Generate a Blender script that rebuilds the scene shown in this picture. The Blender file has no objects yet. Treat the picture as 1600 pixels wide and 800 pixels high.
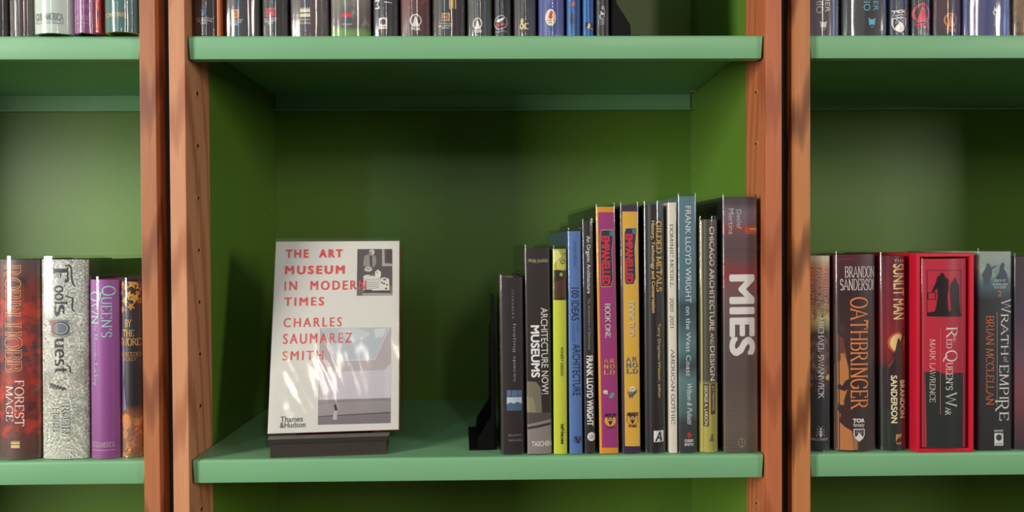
import bpy, bmesh, math, random
from mathutils import Vector, Matrix
random.seed(7)
C = bpy.context.scene.collection
sc = bpy.context.scene

# ------------------------------------------------------------------ camera
def rotm(y, p, r):
    return (Matrix.Rotation(y, 3, 'Z') @ Matrix.Rotation(p, 3, 'X') @ Matrix.Rotation(r, 3, 'Y'))
CAM = Vector((0.02642, -0.89257, 0.25348))
RC = rotm(-0.01564, -0.01168, 0.00545)
FPX = 1156.0
cd = bpy.data.cameras.new('camera'); cam = bpy.data.objects.new('camera', cd); C.objects.link(cam)
cd.sensor_width = 36; cd.lens = 36 * FPX / 1600; cd.clip_start = 0.02
M = Matrix.Identity(4)
cols = (RC.col[0], RC.col[2], -RC.col[1])
for j in range(3):
    for i in range(3): M[i][j] = cols[j][i]
M.translation = CAM
cam.matrix_world = M
sc.camera = cam

# ------------------------------------------------------------------ light and exposure
sc.view_settings.view_transform = 'Standard'; sc.view_settings.look = 'None'
sc.view_settings.gamma = 1; sc.view_settings.use_curve_mapping = False
sc.view_settings.exposure = 0.0
w = bpy.data.worlds.new('room_light'); sc.world = w; w.use_nodes = True
w.node_tree.nodes['Background'].inputs[0].default_value = (1.0, .96, .92, 1)
w.node_tree.nodes['Background'].inputs[1].default_value = 0.05
def lamp(name, loc, target, sx, sy, power, col):
    ld = bpy.data.lights.new(name, 'AREA'); ld.shape = 'RECTANGLE'; ld.size = sx; ld.size_y = sy
    ld.energy = power; ld.color = col
    o = bpy.data.objects.new(name, ld); C.objects.link(o); o.location = loc
    o.rotation_euler = (Vector(target) - Vector(loc)).to_track_quat('-Z', 'Y').to_euler()
    return o
lamp('ceiling_lamp_left', (-3.0, -1.9, .72), (0, 0, .2), .7, 1.5, 128, (1.0, .95, .86))
lamp('ceiling_lamp_right', (2.9, -1.9, .85), (0, 0, .2), .5, .9, 36, (1.0, .93, .84))
lamp('ceiling_lamp_front', (.85, -2.9, 1.38), (0, 0, .2), .16, .7, 11, (1.0, .84, .76))
lamp('cover_streak_light', (-.36, -2.9, 1.12), (-.2, 0, .2), .09, .22, 2.0, (1.0, .84, .72))  # added so the wrinkled film of the face-out book catches streaks
lamp('cyan_streak_light', (-1.35, -2.3, 1.2), (0, 0, .2), .09, .9, 6, (.40, .80, 1.0))  # added cyan source for the streaks down the left of the sleeves
lamp('blue_edge_light', (3.0, -.9, 1.0), (0, 0, .2), .2, 1.2, 5, (.25, .45, 1.0))  # added blue source, tints the right edges of the sleeves
lamp('panel_sheen_light', (-.2, -3.4, 1.75), (0, 0, .3), 4.4, 1.0, 7, (1.0, .97, .92))  # broad dim source added for the sheen on the back panels

# ------------------------------------------------------------------ pixel to point on a plane standing in the place
def ray(px, py):
    return RC @ Vector(((px - 800) / FPX, 1, -(py - 400) / FPX))
def at(px, py, Y):
    d = ray(px, py); return CAM + d * ((Y - CAM.y) / d.y)
def on_plane(px, py, Minv):
    o = Minv @ CAM; d = Minv.to_3x3() @ ray(px, py)
    p = o - d * (o.y / d.y)
    return p.x, p.z

# ------------------------------------------------------------------ materials
def lin(h):
    if isinstance(h, str):
        h = h.lstrip('#'); h = [int(h[i:i+2], 16) for i in (0, 2, 4)]
    r = []
    for c in h:
        c = c / 255; r.append(c / 12.92 if c <= .04045 else ((c + .055) / 1.055) ** 2.4)
    return (r[0], r[1], r[2], 1)
MC = {}
def newmat(name):
    m = bpy.data.materials.new(name); m.use_nodes = True
    return m, m.node_tree, m.node_tree.nodes['Principled BSDF']
def plain(col, rough=.5, metal=0, spec=.5):
    k = ('plain', str(col), rough, metal, spec)
    if k not in MC:
        m, nt, b = newmat('ink_' + str(len(MC)))
        b.inputs['Base Color'].default_value = lin(col); b.inputs['Roughness'].default_value = rough
        b.inputs['Metallic'].default_value = metal; b.inputs['Specular IOR Level'].default_value = spec
        # faint mottling so no surface is perfectly even
        tc = nt.nodes.new('ShaderNodeTexCoord'); nz = nt.nodes.new('ShaderNodeTexNoise'); nz.inputs['Scale'].default_value = 60
        mp = nt.nodes.new('ShaderNodeMapRange'); mp.inputs[3].default_value = max(rough - .05, .02); mp.inputs[4].default_value = rough + .05
        nt.links.new(tc.outputs['Object'], nz.inputs['Vector']); nt.links.new(nz.outputs['Fac'], mp.inputs[0])
        nt.links.new(mp.outputs[0], b.inputs['Roughness'])
        MC[k] = m
    return MC[k]
def ramp(nt, stops, interp='LINEAR'):
    r = nt.nodes.new('ShaderNodeValToRGB'); cr = r.color_ramp; cr.interpolation = interp
    stops = sorted(stops, key=lambda s: s[0])
    while len(cr.elements) < len(stops): cr.elements.new(.5)
    for e, (p, c) in zip(cr.elements, stops):
        e.position = p
    for e, (p, c) in zip(cr.elements, stops):
        e.color = lin(c) if not isinstance(c, float) else (c, c, c, 1)
    return r
def art(name, H, stops, warp=.0, blots=(), lines=None, rough=.45):
    """printed artwork: bands of colour up the spine, blots of noise, fine ruled lines"""
    m, nt, b = newmat(name); N = nt.nodes.new; Lk = nt.links.new
    tc = N('ShaderNodeTexCoord'); sp = N('ShaderNodeSeparateXYZ'); Lk(tc.outputs['Object'], sp.inputs[0])
    z = N('ShaderNodeMath'); z.operation = 'DIVIDE'; Lk(sp.outputs['Z'], z.inputs[0]); z.inputs[1].default_value = H
    src = z.outputs[0]
    if warp:
        nz = N('ShaderNodeTexNoise'); nz.inputs['Scale'].default_value = 45; nz.inputs['Detail'].default_value = 4
        Lk(tc.outputs['Object'], nz.inputs['Vector'])
        a = N('ShaderNodeMath'); a.operation = 'MULTIPLY_ADD'; Lk(nz.outputs['Fac'], a.inputs[0]); a.inputs[1].default_value = warp
        a2 = N('ShaderNodeMath'); a2.operation = 'SUBTRACT'; Lk(src, a2.inputs[0]); a2.inputs[1].default_value = warp / 2
        Lk(a2.outputs[0], a.inputs[2]); src = a.outputs[0]
    r = ramp(nt, stops); Lk(src, r.inputs[0]); col = r.outputs[0]
    for (sc3, lo, hi, c, z0, z1, amt) in blots:
        mp = N('ShaderNodeMapping'); mp.inputs['Scale'].default_value = sc3; Lk(tc.outputs['Object'], mp.inputs[0])
        nz = N('ShaderNodeTexNoise'); nz.inputs['Scale'].default_value = 1; nz.inputs['Detail'].default_value = 5; nz.inputs['Roughness'].default_value = .6
        Lk(mp.outputs[0], nz.inputs['Vector'])
        mr = N('ShaderNodeMapRange'); mr.inputs[1].default_value = lo; mr.inputs[2].default_value = hi; Lk(nz.outputs['Fac'], mr.inputs[0])
        g = ramp(nt, [(max(z0 - .02, 0), 0.0), (z0 + .001, 1.0), (z1, 1.0), (min(z1 + .02, 1.0), 0.0 if z1 < .98 else 1.0)]); Lk(z.outputs[0], g.inputs[0])
        mu = N('ShaderNodeMath'); mu.operation = 'MULTIPLY'; Lk(mr.outputs[0], mu.inputs[0]); Lk(g.outputs[0], mu.inputs[1])
        mu2 = N('ShaderNodeMath'); mu2.operation = 'MULTIPLY'; Lk(mu.outputs[0], mu2.inputs[0]); mu2.inputs[1].default_value = amt
        mx = N('ShaderNodeMix'); mx.data_type = 'RGBA'; Lk(mu2.outputs[0], mx.inputs[0]); Lk(col, mx.inputs[6]); mx.inputs[7].default_value = lin(c)
        col = mx.outputs[2]
    if lines:
        per, c, amt = lines
        s = N('ShaderNodeMath'); s.operation = 'MULTIPLY'; Lk(sp.outputs['Z'], s.inputs[0]); s.inputs[1].default_value = 2 * math.pi / per
        sn = N('ShaderNodeMath'); sn.operation = 'SINE'; Lk(s.outputs[0], sn.inputs[0])
        mr = N('ShaderNodeMapRange'); mr.inputs[1].default_value = .0; mr.inputs[2].default_value = .7; mr.inputs[4].default_value = amt; Lk(sn.outputs[0], mr.inputs[0])
        mx = N('ShaderNodeMix'); mx.data_type = 'RGBA'; Lk(mr.outputs[0], mx.inputs[0]); Lk(col, mx.inputs[6]); mx.inputs[7].default_value = lin(c); col = mx.outputs[2]
    Lk(col, b.inputs['Base Color']); b.inputs['Roughness'].default_value = rough
    return m
def plastic_mat(name, bump_scale, bump, rough, strength=1.5, turn=(0, 0, 0)):
    """clear film: passes light, mirrors lamps"""
    m = bpy.data.materials.new(name); m.use_nodes = True; nt = m.node_tree; N = nt.nodes.new; Lk = nt.links.new
    nt.nodes.remove(nt.nodes['Principled BSDF']); out = nt.nodes['Material Output']
    tr = N('ShaderNodeBsdfTransparent'); tr.inputs[0].default_value = (.99, .99, .99, 1)
    gl = N('ShaderNodeBsdfGlossy'); gl.inputs['Roughness'].default_value = rough
    fr = N('ShaderNodeFresnel'); ge = N('ShaderNodeNewGeometry'); ior = N('ShaderNodeMapRange')   # same mirror strength from both sides of the film
    ior.inputs[3].default_value = 1.5; ior.inputs[4].default_value = 1/1.5; Lk(ge.outputs['Backfacing'], ior.inputs[0]); Lk(ior.outputs[0], fr.inputs[0])
    tc = N('ShaderNodeTexCoord'); mp = N('ShaderNodeMapping'); mp.inputs['Scale'].default_value = bump_scale
    nz = N('ShaderNodeTexNoise'); nz.inputs['Scale'].default_value = 1; nz.inputs['Detail'].default_value = 3; nz.inputs['Distortion'].default_value = .6
    bp = N('ShaderNodeBump'); bp.inputs['Strength'].default_value = bump; bp.inputs['Distance'].default_value = .004
    m0 = N('ShaderNodeMapping'); m0.inputs['Rotation'].default_value = turn; Lk(tc.outputs['Object'], m0.inputs[0])
    Lk(m0.outputs[0], mp.inputs[0]); Lk(mp.outputs[0], nz.inputs['Vector']); Lk(nz.outputs['Fac'], bp.inputs['Height'])
    Lk(bp.outputs[0], gl.inputs['Normal'])
    mu = N('ShaderNodeMath'); mu.operation = 'MULTIPLY'; mu.inputs[1].default_value = strength; mu.use_clamp = True; Lk(fr.outputs[0], mu.inputs[0])
    mx = N('ShaderNodeMixShader'); Lk(mu.outputs[0], mx.inputs[0]); Lk(tr.outputs[0], mx.inputs[1]); Lk(gl.outputs[0], mx.inputs[2])
    Lk(mx.outputs[0], out.inputs[0])
    return m
SLEEVE = plastic_mat('clear_film', (18, 18, 4), .16, .08, 1.5)
SLEEVE_COVER = plastic_mat('clear_film_cover', (12, 12, 1.7), .5, .10, 1.35, (0, math.radians(24), 0))
def paint(name, col, rough, spec=.5):
    m, nt, b = newmat(name); N = nt.nodes.new; Lk = nt.links.new
    b.inputs['Roughness'].default_value = rough; b.inputs['Specular IOR Level'].default_value = spec
    tc = N('ShaderNodeTexCoord'); nz = N('ShaderNodeTexNoise'); nz.inputs['Scale'].default_value = 9; nz.inputs['Detail'].default_value = 3
    Lk(tc.outputs['Object'], nz.inputs['Vector'])
    c = lin(col); r = N('ShaderNodeMix'); r.data_type = 'RGBA'; Lk(nz.outputs['Fac'], r.inputs[0])
    r.inputs[6].default_value = tuple(x * .93 for x in c[:3]) + (1,); r.inputs[7].default_value = tuple(x * 1.05 for x in c[:3]) + (1,)
    Lk(r.outputs[2], b.inputs['Base Color'])
    n2 = N('ShaderNodeTexNoise'); n2.inputs['Scale'].default_value = 320; Lk(tc.outputs['Object'], n2.inputs['Vector'])
    bp = N('ShaderNodeBump'); bp.inputs['Strength'].default_value = .06; bp.inputs['Distance'].default_value = .001
    Lk(n2.outputs['Fac'], bp.inputs['Height']); Lk(bp.outputs[0], b.inputs['Normal'])
    return m
def wood(name, c1, c2, c3, streak=1.0, rough=.42):
    m, nt, b = newmat(name); N = nt.nodes.new; Lk = nt.links.new
    tc = N('ShaderNodeTexCoord')
    mp = N('ShaderNodeMapping'); mp.inputs['Scale'].default_value = (60, 60, 3.2); Lk(tc.outputs['Object'], mp.inputs[0])
    nz = N('ShaderNodeTexNoise'); nz.inputs['Scale'].default_value = 1; nz.inputs['Detail'].default_value = 6; nz.inputs['Roughness'].default_value = .55; nz.inputs['Distortion'].default_value = .9
    Lk(mp.outputs[0], nz.inputs['Vector'])
    r = ramp(nt, [(.25, c2), (.5, c1), (.75, c1)]); Lk(nz.outputs['Fac'], r.inputs[0])
    mp2 = N('ShaderNodeMapping'); mp2.inputs['Scale'].default_value = (26, 26, 1.6); mp2.inputs['Rotation'].default_value = (0, .05, 0); Lk(tc.outputs['Object'], mp2.inputs[0])
    wv = N('ShaderNodeTexWave'); wv.wave_type = 'RINGS'; wv.inputs['Scale'].default_value = 1.1; wv.inputs['Distortion'].default_value = 6; wv.inputs['Detail'].default_value = 3
    Lk(mp2.outputs[0], wv.inputs['Vector'])
    mr = N('ShaderNodeMapRange'); mr.inputs[1].default_value = .62; mr.inputs[2].default_value = 1; mr.inputs[4].default_value = .75 * streak; Lk(wv.outputs['Fac'], mr.inputs[0])
    mx = N('ShaderNodeMix'); mx.data_type = 'RGBA'; Lk(mr.outputs[0], mx.inputs[0]); Lk(r.outputs[0], mx.inputs[6]); mx.inputs[7].default_value = lin(c3)
    mp3 = N('ShaderNodeMapping'); mp3.inputs['Scale'].default_value = (500, 500, 14); Lk(tc.outputs['Object'], mp3.inputs[0])
    n3 = N('ShaderNodeTexNoise'); n3.inputs['Scale'].default_value = 1; n3.inputs['Detail'].default_value = 2; Lk(mp3.outputs[0], n3.inputs['Vector'])
    mx2 = N('ShaderNodeMix'); mx2.data_type = 'RGBA'; mx2.blend_type = 'MULTIPLY'; mx2.inputs[0].default_value = .35
    g = ramp(nt, [(.3, 0.72), (.6, 1.0)]); Lk(n3.outputs['Fac'], g.inputs[0]); Lk(mx.outputs[2], mx2.inputs[6]); Lk(g.outputs[0], mx2.inputs[7])
    Lk(mx2.outputs[2], b.inputs['Base Color']); b.inputs['Roughness'].default_value = rough
    return m
M_SHELF = paint('green_shelf_enamel', (128, 184, 136), .38)
M_PANEL = paint('green_panel_paint', (92, 130, 42), .42)
M_WOOD_L = wood('cherry_wood_pale', (216, 150, 108), (200, 130, 90), (164, 94, 60), .8)
M_WOOD_R = wood('cherry_wood_red', (196, 112, 72), (182, 98, 62), (140, 70, 44), .7)
M_WOOD_T = wood('cherry_wood_streaked', (200, 130, 78), (180, 108, 64), (108, 58, 34), 1.1)
M_BLACK = plain((24, 22, 22), .35); M_BRASS = plain((226, 172, 104), .35, .4)
M_PAGES = plain((228, 216, 190), .8)
M_BOOKEND = plain((12, 12, 13), .5, 0, .15)

# ------------------------------------------------------------------ objects
def tag(o, label=None, cat=None, group=None, kind=None):
    if label: o['label'] = label
    if cat: o['category'] = cat
    if group: o['group'] = group
    if kind: o['kind'] = kind
    return o
def obj(name, bm, mats, parent=None, smooth=None):
    me = bpy.data.meshes.new(name); bm.normal_update(); bm.to_mesh(me); bm.free()
    for m in (mats if isinstance(mats, (list, tuple)) else [mats]): me.materials.append(m)
    if smooth is not None:
        for p in me.polygons: p.use_smooth = True
        me.set_sharp_from_angle(angle=math.radians(smooth))
    o = bpy.data.objects.new(name, me); C.objects.link(o)
    if parent: o.parent = parent
    return o
def empty(name, loc=(0, 0, 0), rot=(0, 0, 0)):
    o = bpy.data.objects.new(name, None); C.objects.link(o); o.location = loc; o.rotation_euler = rot; o.empty_display_size = .02
    return o
def box(bm, x0, x1, y0, y1, z0, z1, mi=0, bev=0):
    vs = [bm.verts.new(p) for p in [(x0,y0,z0),(x1,y0,z0),(x1,y1,z0),(x0,y1,z0),(x0,y0,z1),(x1,y0,z1),(x1,y1,z1),(x0,y1,z1)]]
    fs = [bm.faces.new([vs[i] for i in q]) for q in [(0,3,2,1),(4,5,6,7),(0,1,5,4),(1,2,6,5),(2,3,7,6),(3,0,4,7)]]
    for f in fs: f.material_index = mi
    if bev:
        es = list({e for f in fs for e in f.edges})
        bmesh.ops.bevel(bm, geom=es, offset=bev, segments=2, profile=.5, affect='EDGES', clamp_overlap=True)
def prism(bm, pts, a, b, axis='y', mi=0):
    """closed outline extruded from a to b along an axis; pts are the other two coordinates"""
    def P(p, t): return {'y': (p[0], t, p[1]), 'x': (t, p[0], p[1]), 'z': (p[0], p[1], t)}[axis]
    A = [bm.verts.new(P(p, a)) for p in pts]; B = [bm.verts.new(P(p, b)) for p in pts]
    n = len(pts); fs = [bm.faces.new(A), bm.faces.new(B[::-1])]
    for i in range(n): fs.append(bm.faces.new((A[i], B[i], B[(i+1) % n], A[(i+1) % n])))
    for f in fs: f.material_index = mi
    bmesh.ops.recalc_face_normals(bm, faces=fs)
def cyl(bm, c, r, h, axis='x', seg=14, mi=0):
    mat = Matrix.Translation(c) @ {'x': Matrix.Rotation(math.pi/2, 4, 'Y'), 'y': Matrix.Rotation(math.pi/2, 4, 'X'), 'z': Matrix.Identity(4)}[axis]
    g = bmesh.ops.create_cone(bm, cap_ends=True, segments=seg, radius1=r, radius2=r, depth=h, matrix=mat)
    for f in {f for v in g['verts'] for f in v.link_faces}: f.material_index = mi

# ------------------------------------------------------------------ setting
ZF, ZT = -1.0, 1.10
bm = bmesh.new(); box(bm, -3.2, 3.2, -3.6, .46, ZF - .05, ZF); tag(obj('floor', bm, wood('floor_boards', (60, 46, 36), (52, 38, 30), (42, 30, 24))), kind='structure')
bm = bmesh.new(); box(bm, -3.2, 3.2, .362, .46, ZF, 1.9); tag(obj('wall_back', bm, plain((48, 44, 42), .8)), kind='structure')

HW, YB, YP = .3465, .3435, .066
Z1 = .5086; LIP = .0281
def bookcase(cx, woods, label, socks):
    t = empty('bookcase', (cx, 0, ZF)); tag(t, label, 'bookcase', None)
    dz = -ZF
    for s, wm in ((-1, woods[0]), (1, woods[1])):
        bm = bmesh.new(); a, b_ = sorted((s*HW, s*.3655)); box(bm, a, b_, -.0065, YP, 0, ZT + dz, bev=.0007)
        po = obj('post', bm, wm, t)
        bm = bmesh.new(); a, b_ = sorted((s*(HW - .0002), s*.3645)); box(bm, a, b_, YP + .0003, YB, 0, ZT + dz)
        sp = obj('side_panel', bm, M_PANEL, t)
        if socks:
            k = -17
            while k < 9:
                z = .4449 - .0642 * (k + 0); k += 1
                if not (-.15 < z < .62): continue
                bm = bmesh.new()          # brass bush with a dark bore
                cyl(bm, (s*(HW - .0003), .026, z + dz), .0040, .0012, 'x', 16, 0)
                cyl(bm, (s*(HW - .0009), .026, z + dz), .0021, .0009, 'x', 12, 1)
                obj('pin_socket', bm, [M_BRASS, M_BLACK], po)
                bm = bmesh.new(); cyl(bm, (s*(HW - .0005), .322, z + dz), .0022, .0010, 'x', 12, 0)
                cyl(bm, (s*(HW - .0009), .322, z + dz), .0013, .0007, 'x', 12, 1)
                obj('pin_socket', bm, [M_BRASS, M_BLACK], sp)
    bm = bmesh.new(); box(bm, -.3645, .3645, YB + .0003, YB + .012, 0, ZT + dz); obj('back_panel', bm, M_PANEL, t)
    bm = bmesh.new(); box(bm, -.3460, .3460, 0, YB, ZT + dz - .025, ZT + dz); obj('top_board', bm, woods[0], t)
    bm = bmesh.new(); box(bm, -.3460, .3460, .01, YB, 0, .09); obj('plinth', bm, woods[0], t)
    return t
PITCH = .7466
bookcase(0, (M_WOOD_L, M_WOOD_R), 'middle bookcase, green panels between pale and red cherry posts', True)
bookcase(-PITCH, (M_WOOD_T, wood('cherry_wood_brown', (186, 116, 74), (166, 98, 60), (118, 60, 38), .9)), 'left bookcase with brown cherry post, at the left edge of the photo', False)
bookcase(PITCH, (M_WOOD_T, M_WOOD_T), 'right bookcase with dark-streaked cherry post, at the right edge of the photo', False)
for s, nm in ((-1, 'left'), (1, 'right')):
    bm = bmesh.new(); a, b_ = sorted((s*.3658, s*.3808)); box(bm, a, b_, .018, .030, ZF, ZT)
    tag(obj('filler_strip', bm, plain((38, 34, 32), .7)), 'black filler strip in the gap between the middle and %s bookcases' % nm, 'filler strip', 'filler strips in the gaps')

def shelf(cx, z, label):
    """folded steel tray: thin plate, front lip with rounded top edge and return flange, back lip"""
    bm = bmesh.new(); t = .0016; hw = .3448; yb = YB - .0012
    r = .0035; pts = [(yb, 0)]
    for k in range(7):
        a = math.pi/2 * k/6; pts.append((r - r*math.sin(a), -r + r*math.cos(a)))
    pts += [(0, -LIP + .001), (.0007, -LIP), (.014, -LIP), (.014, -LIP + t), (t, -LIP + t), (t, -r)]
    ri = r - t
    for k in range(1, 5):
        a = math.pi/2 * (1 - k/4); pts.append((r - ri*math.sin(a), -r + ri*math.cos(a)))
    pts += [(yb - t, -t), (yb - t, -LIP + t), (yb - .010, -LIP + t), (yb - .010, -LIP), (yb, -LIP)]
    prism(bm, pts, -hw, hw, 'x')
    for v in bm.verts:                     # lip ends taper in towards the bottom
        if v.co.y < .02: v.co.x *= 1 - .0058 * min(1, max(0, -v.co.z / LIP))
    o = obj('metal_shelf', bm, M_SHELF, None, 35); o.location = (cx, 0, z)
    tag(o, label, 'shelf', 'green metal shelves')
    for s in (-1, 1):                      # brass pins that carry it
        for yy in (.026, .306):
            bm = bmesh.new(); cyl(bm, (s*(hw - .0046), yy, -.0016 - .0016), .0015, .0090, 'x', 12)
            obj('shelf_pin', bm, M_BRASS, o)
    return o
shelf(0, Z1, 'upper green metal shelf of the middle bookcase, under the row of shiny dark spines')
shelf(0, 0, 'lower green metal shelf of the middle bookcase, carrying the art and architecture books')
shelf(-PITCH, Z1, 'upper green metal shelf of the left bookcase, under the white and purple spines')
shelf(-PITCH, 0, 'lower green metal shelf of the left bookcase, under the silver glittery book')
shelf(PITCH, Z1, 'upper green metal shelf of the right bookcase, under the dark and red spines')
shelf(PITCH, 0, 'lower green metal shelf of the right bookcase, under the red slipcase')

# ------------------------------------------------------------------ lettering: a serif alphabet drawn with a broad pen, and the built-in sans
def arc(cx, cy, rx, ry, a0, a1, n=14):
    return [(cx + rx*math.cos(math.radians(a0 + (a1-a0)*k/n)), cy + ry*math.sin(math.radians(a0 + (a1-a0)*k/n))) for k in range(n+1)]
def L(*v): return [(v[i], v[i+1]) for i in range(0, len(v), 2)]
X = .66
G = {
 'A': (.78, [L(0,0,.39,1,.78,0), L(.15,.34,.63,.34)]),
 'B': (.66, [L(.1,0,.1,1), L(.1,1,.3,1)+arc(.34,.76,.24,.24,90,-90)+L(.1,.52), L(.3,.52)+arc(.36,.26,.28,.26,90,-90)+L(.1,0)]),
 'C': (.72, [arc(.4,.5,.37,.52,42,318,22), L(.68,.98,.68,.7)]),
 'D': (.76, [L(.1,0,.1,1), L(.1,1,.3,1)+arc(.32,.5,.42,.5,90,-90,18)+L(.1,0)]),
 'E': (.62, [L(.1,0,.1,1), L(.1,1,.56,1,.56,.8), L(.1,.53,.44,.53), L(.1,0,.58,0,.58,.22)]),
 'F': (.58, [L(.1,0,.1,1), L(.1,1,.55,1,.55,.8), L(.1,.5,.42,.5)]),
 'G': (.76, [arc(.4,.5,.37,.52,42,330,22), L(.68,.98,.68,.72), L(.7,.42,.7,.05), L(.52,.42,.78,.42)]),
 'H': (.78, [L(.1,0,.1,1), L(.68,0,.68,1), L(.1,.52,.68,.52)]),
 'I': (.3, [L(.15,0,.15,1)]),
 'J': (.42, [L(.3,1,.3,.15)+arc(.12,.15,.18,.17,0,-120,8)]),
 'K': (.74, [L(.1,0,.1,1), L(.66,1,.12,.45), L(.28,.6,.72,0)]),
 'L': (.58, [L(.1,0,.1,1), L(.1,0,.55,0,.55,.24)]),
 'M': (.92, [L(.08,0,.12,1), L(.12,1,.46,.05,.8,1), L(.84,0,.8,1)]),
 'N': (.8, [L(.1,0,.1,1), L(.08,1,.7,.02), L(.7,0,.7,1)]),
 'O': (.8, [arc(.4,.5,.38,.52,0,360,30)]),
 'P': (.62, [L(.1,0,.1,1), L(.1,1,.3,1)+arc(.32,.74,.26,.26,90,-90)+L(.1,.48)]),
 'Q': (.8, [arc(.4,.5,.38,.52,0,360,30), L(.36,.12,.6,-.14,.86,-.22)]),
 'R': (.72, [L(.1,0,.1,1), L(.1,1,.3,1)+arc(.32,.75,.25,.25,90,-90)+L(.1,.5), L(.32,.5,.7,0)]),
 'S': (.58, [arc(.3,.74,.22,.27,40,270,16)+arc(.28,.25,.25,.27,90,-140,16), L(.5,.98,.5,.74)]),
 'T': (.7, [L(.35,0,.35,1), L(.02,.8,.02,1,.68,1,.68,.8)]),
 'U': (.76, [L(.1,1,.1,.32)+arc(.38,.32,.28,.33,180,360,14)+L(.66,1)]),
 'V': (.76, [L(0,1,.38,0,.76,1)]),
 'W': (1.06, [L(0,1,.28,0,.53,.9,.78,0,1.06,1)]),
 'X': (.74, [L(0,1,.74,0), L(.7,1,.04,0)]),
 'Y': (.72, [L(0,1,.36,.48,.72,1), L(.36,.5,.36,0)]),
 'Z': (.64, [L(.04,.8,.04,1,.6,1,.04,0,.6,0,.6,.2)]),
 '0': (.6, [arc(.3,.5,.26,.5,0,360,24)]), '1': (.4, [L(.2,0,.2,1), L(.02,.85,.2,1)]),
 '2': (.6, [arc(.29,.72,.25,.28,160,-30,14)+L(.04,0,.56,0,.56,.14)]),
 '-': (.36, [L(.04,.38,.32,.38)]), '.': (.2, [L(.08,.0,.12,.08)]), "'": (.2, [L(.12,1.02,.07,.74)]), ',': (.2, [L(.12,.08,.06,-.16)]),
 '&': (.8, [L(.76,.5,.3,0)+arc(.26,.26,.24,.26,-90,-250,8)+L(.45,.72)+arc(.33,.82,.15,.18,-20,200,8)+L(.76,0)]),
 '!': (.24, [L(.12,1,.12,.3), L(.12,0,.12,.08)]),
 'a': (.52, [arc(.22,.46,.18,.2,150,0,8)+L(.4,.06,.5,0), arc(.22,.17,.19,.19,60,300,12)]),
 'b': (.56, [L(.08,1,.08,0), arc(.28,.32,.22,.33,150,-150,16)]), 'c': (.48, [arc(.27,.33,.23,.34,50,310,16)]),
 'd': (.58, [L(.48,1,.48,0), arc(.26,.32,.22,.33,30,330,16)]), 'e': (.5, [L(.05,.36,.47,.36)+arc(.26,.33,.22,.34,5,310,18)]),
 'f': (.38, [L(.14,0,.14,.8)+arc(.28,.82,.14,.18,180,50,8), L(0,.64,.32,.64)]), 'g': (.52, [arc(.24,.42,.19,.23,0,360,16), arc(.24,-.06,.22,.16,100,430,16), L(.38,.6,.5,.64)]),
 'h': (.58, [L(.09,0,.09,1), arc(.28,.42,.2,.24,160,0,10)+L(.48,0)]), 'i': (.26, [L(.13,0,.13,.64), L(.13,.84,.13,.93)]),
 'k': (.56, [L(.09,0,.09,1), L(.48,.64,.1,.3), L(.22,.4,.52,0)]), 'l': (.26, [L(.13,0,.13,1)]),
 'm': (.86, [L(.09,0,.09,.64), arc(.26,.42,.18,.24,160,0,10)+L(.44,0), arc(.61,.42,.17,.24,160,0,10)+L(.78,0)]),
 'n': (.58, [L(.09,0,.09,.64), arc(.28,.42,.2,.24,160,0,10)+L(.48,0)]), 'o': (.52, [arc(.26,.33,.23,.34,0,360,22)]),
 'p': (.56, [L(.08,.64,.08,-.3), arc(.28,.32,.22,.33,150,-150,16)]), 'r': (.42, [L(.09,0,.09,.64), arc(.28,.42,.18,.23,160,50,6)]),
 's': (.42, [arc(.21,.49,.15,.17,40,270,10)+arc(.2,.16,.17,.17,90,-140,10)]), 't': (.36, [L(.14,.9,.14,.15)+arc(.26,.14,.12,.14,180,300,6), L(0,.64,.32,.64)]),
 'u': (.58, [L(.09,.64,.09,.22)+arc(.28,.22,.19,.23,180,350,10), L(.48,.64,.48,0)]), 'w': (.78, [L(0,.64,.2,0,.39,.58,.58,0,.78,.64)]),
 'y': (.54, [L(0,.64,.27,0), L(.54,.64,.2,-.2,.04,-.26)]), 'v': (.54, [L(0,.64,.27,0,.54,.64)]),
}
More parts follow.
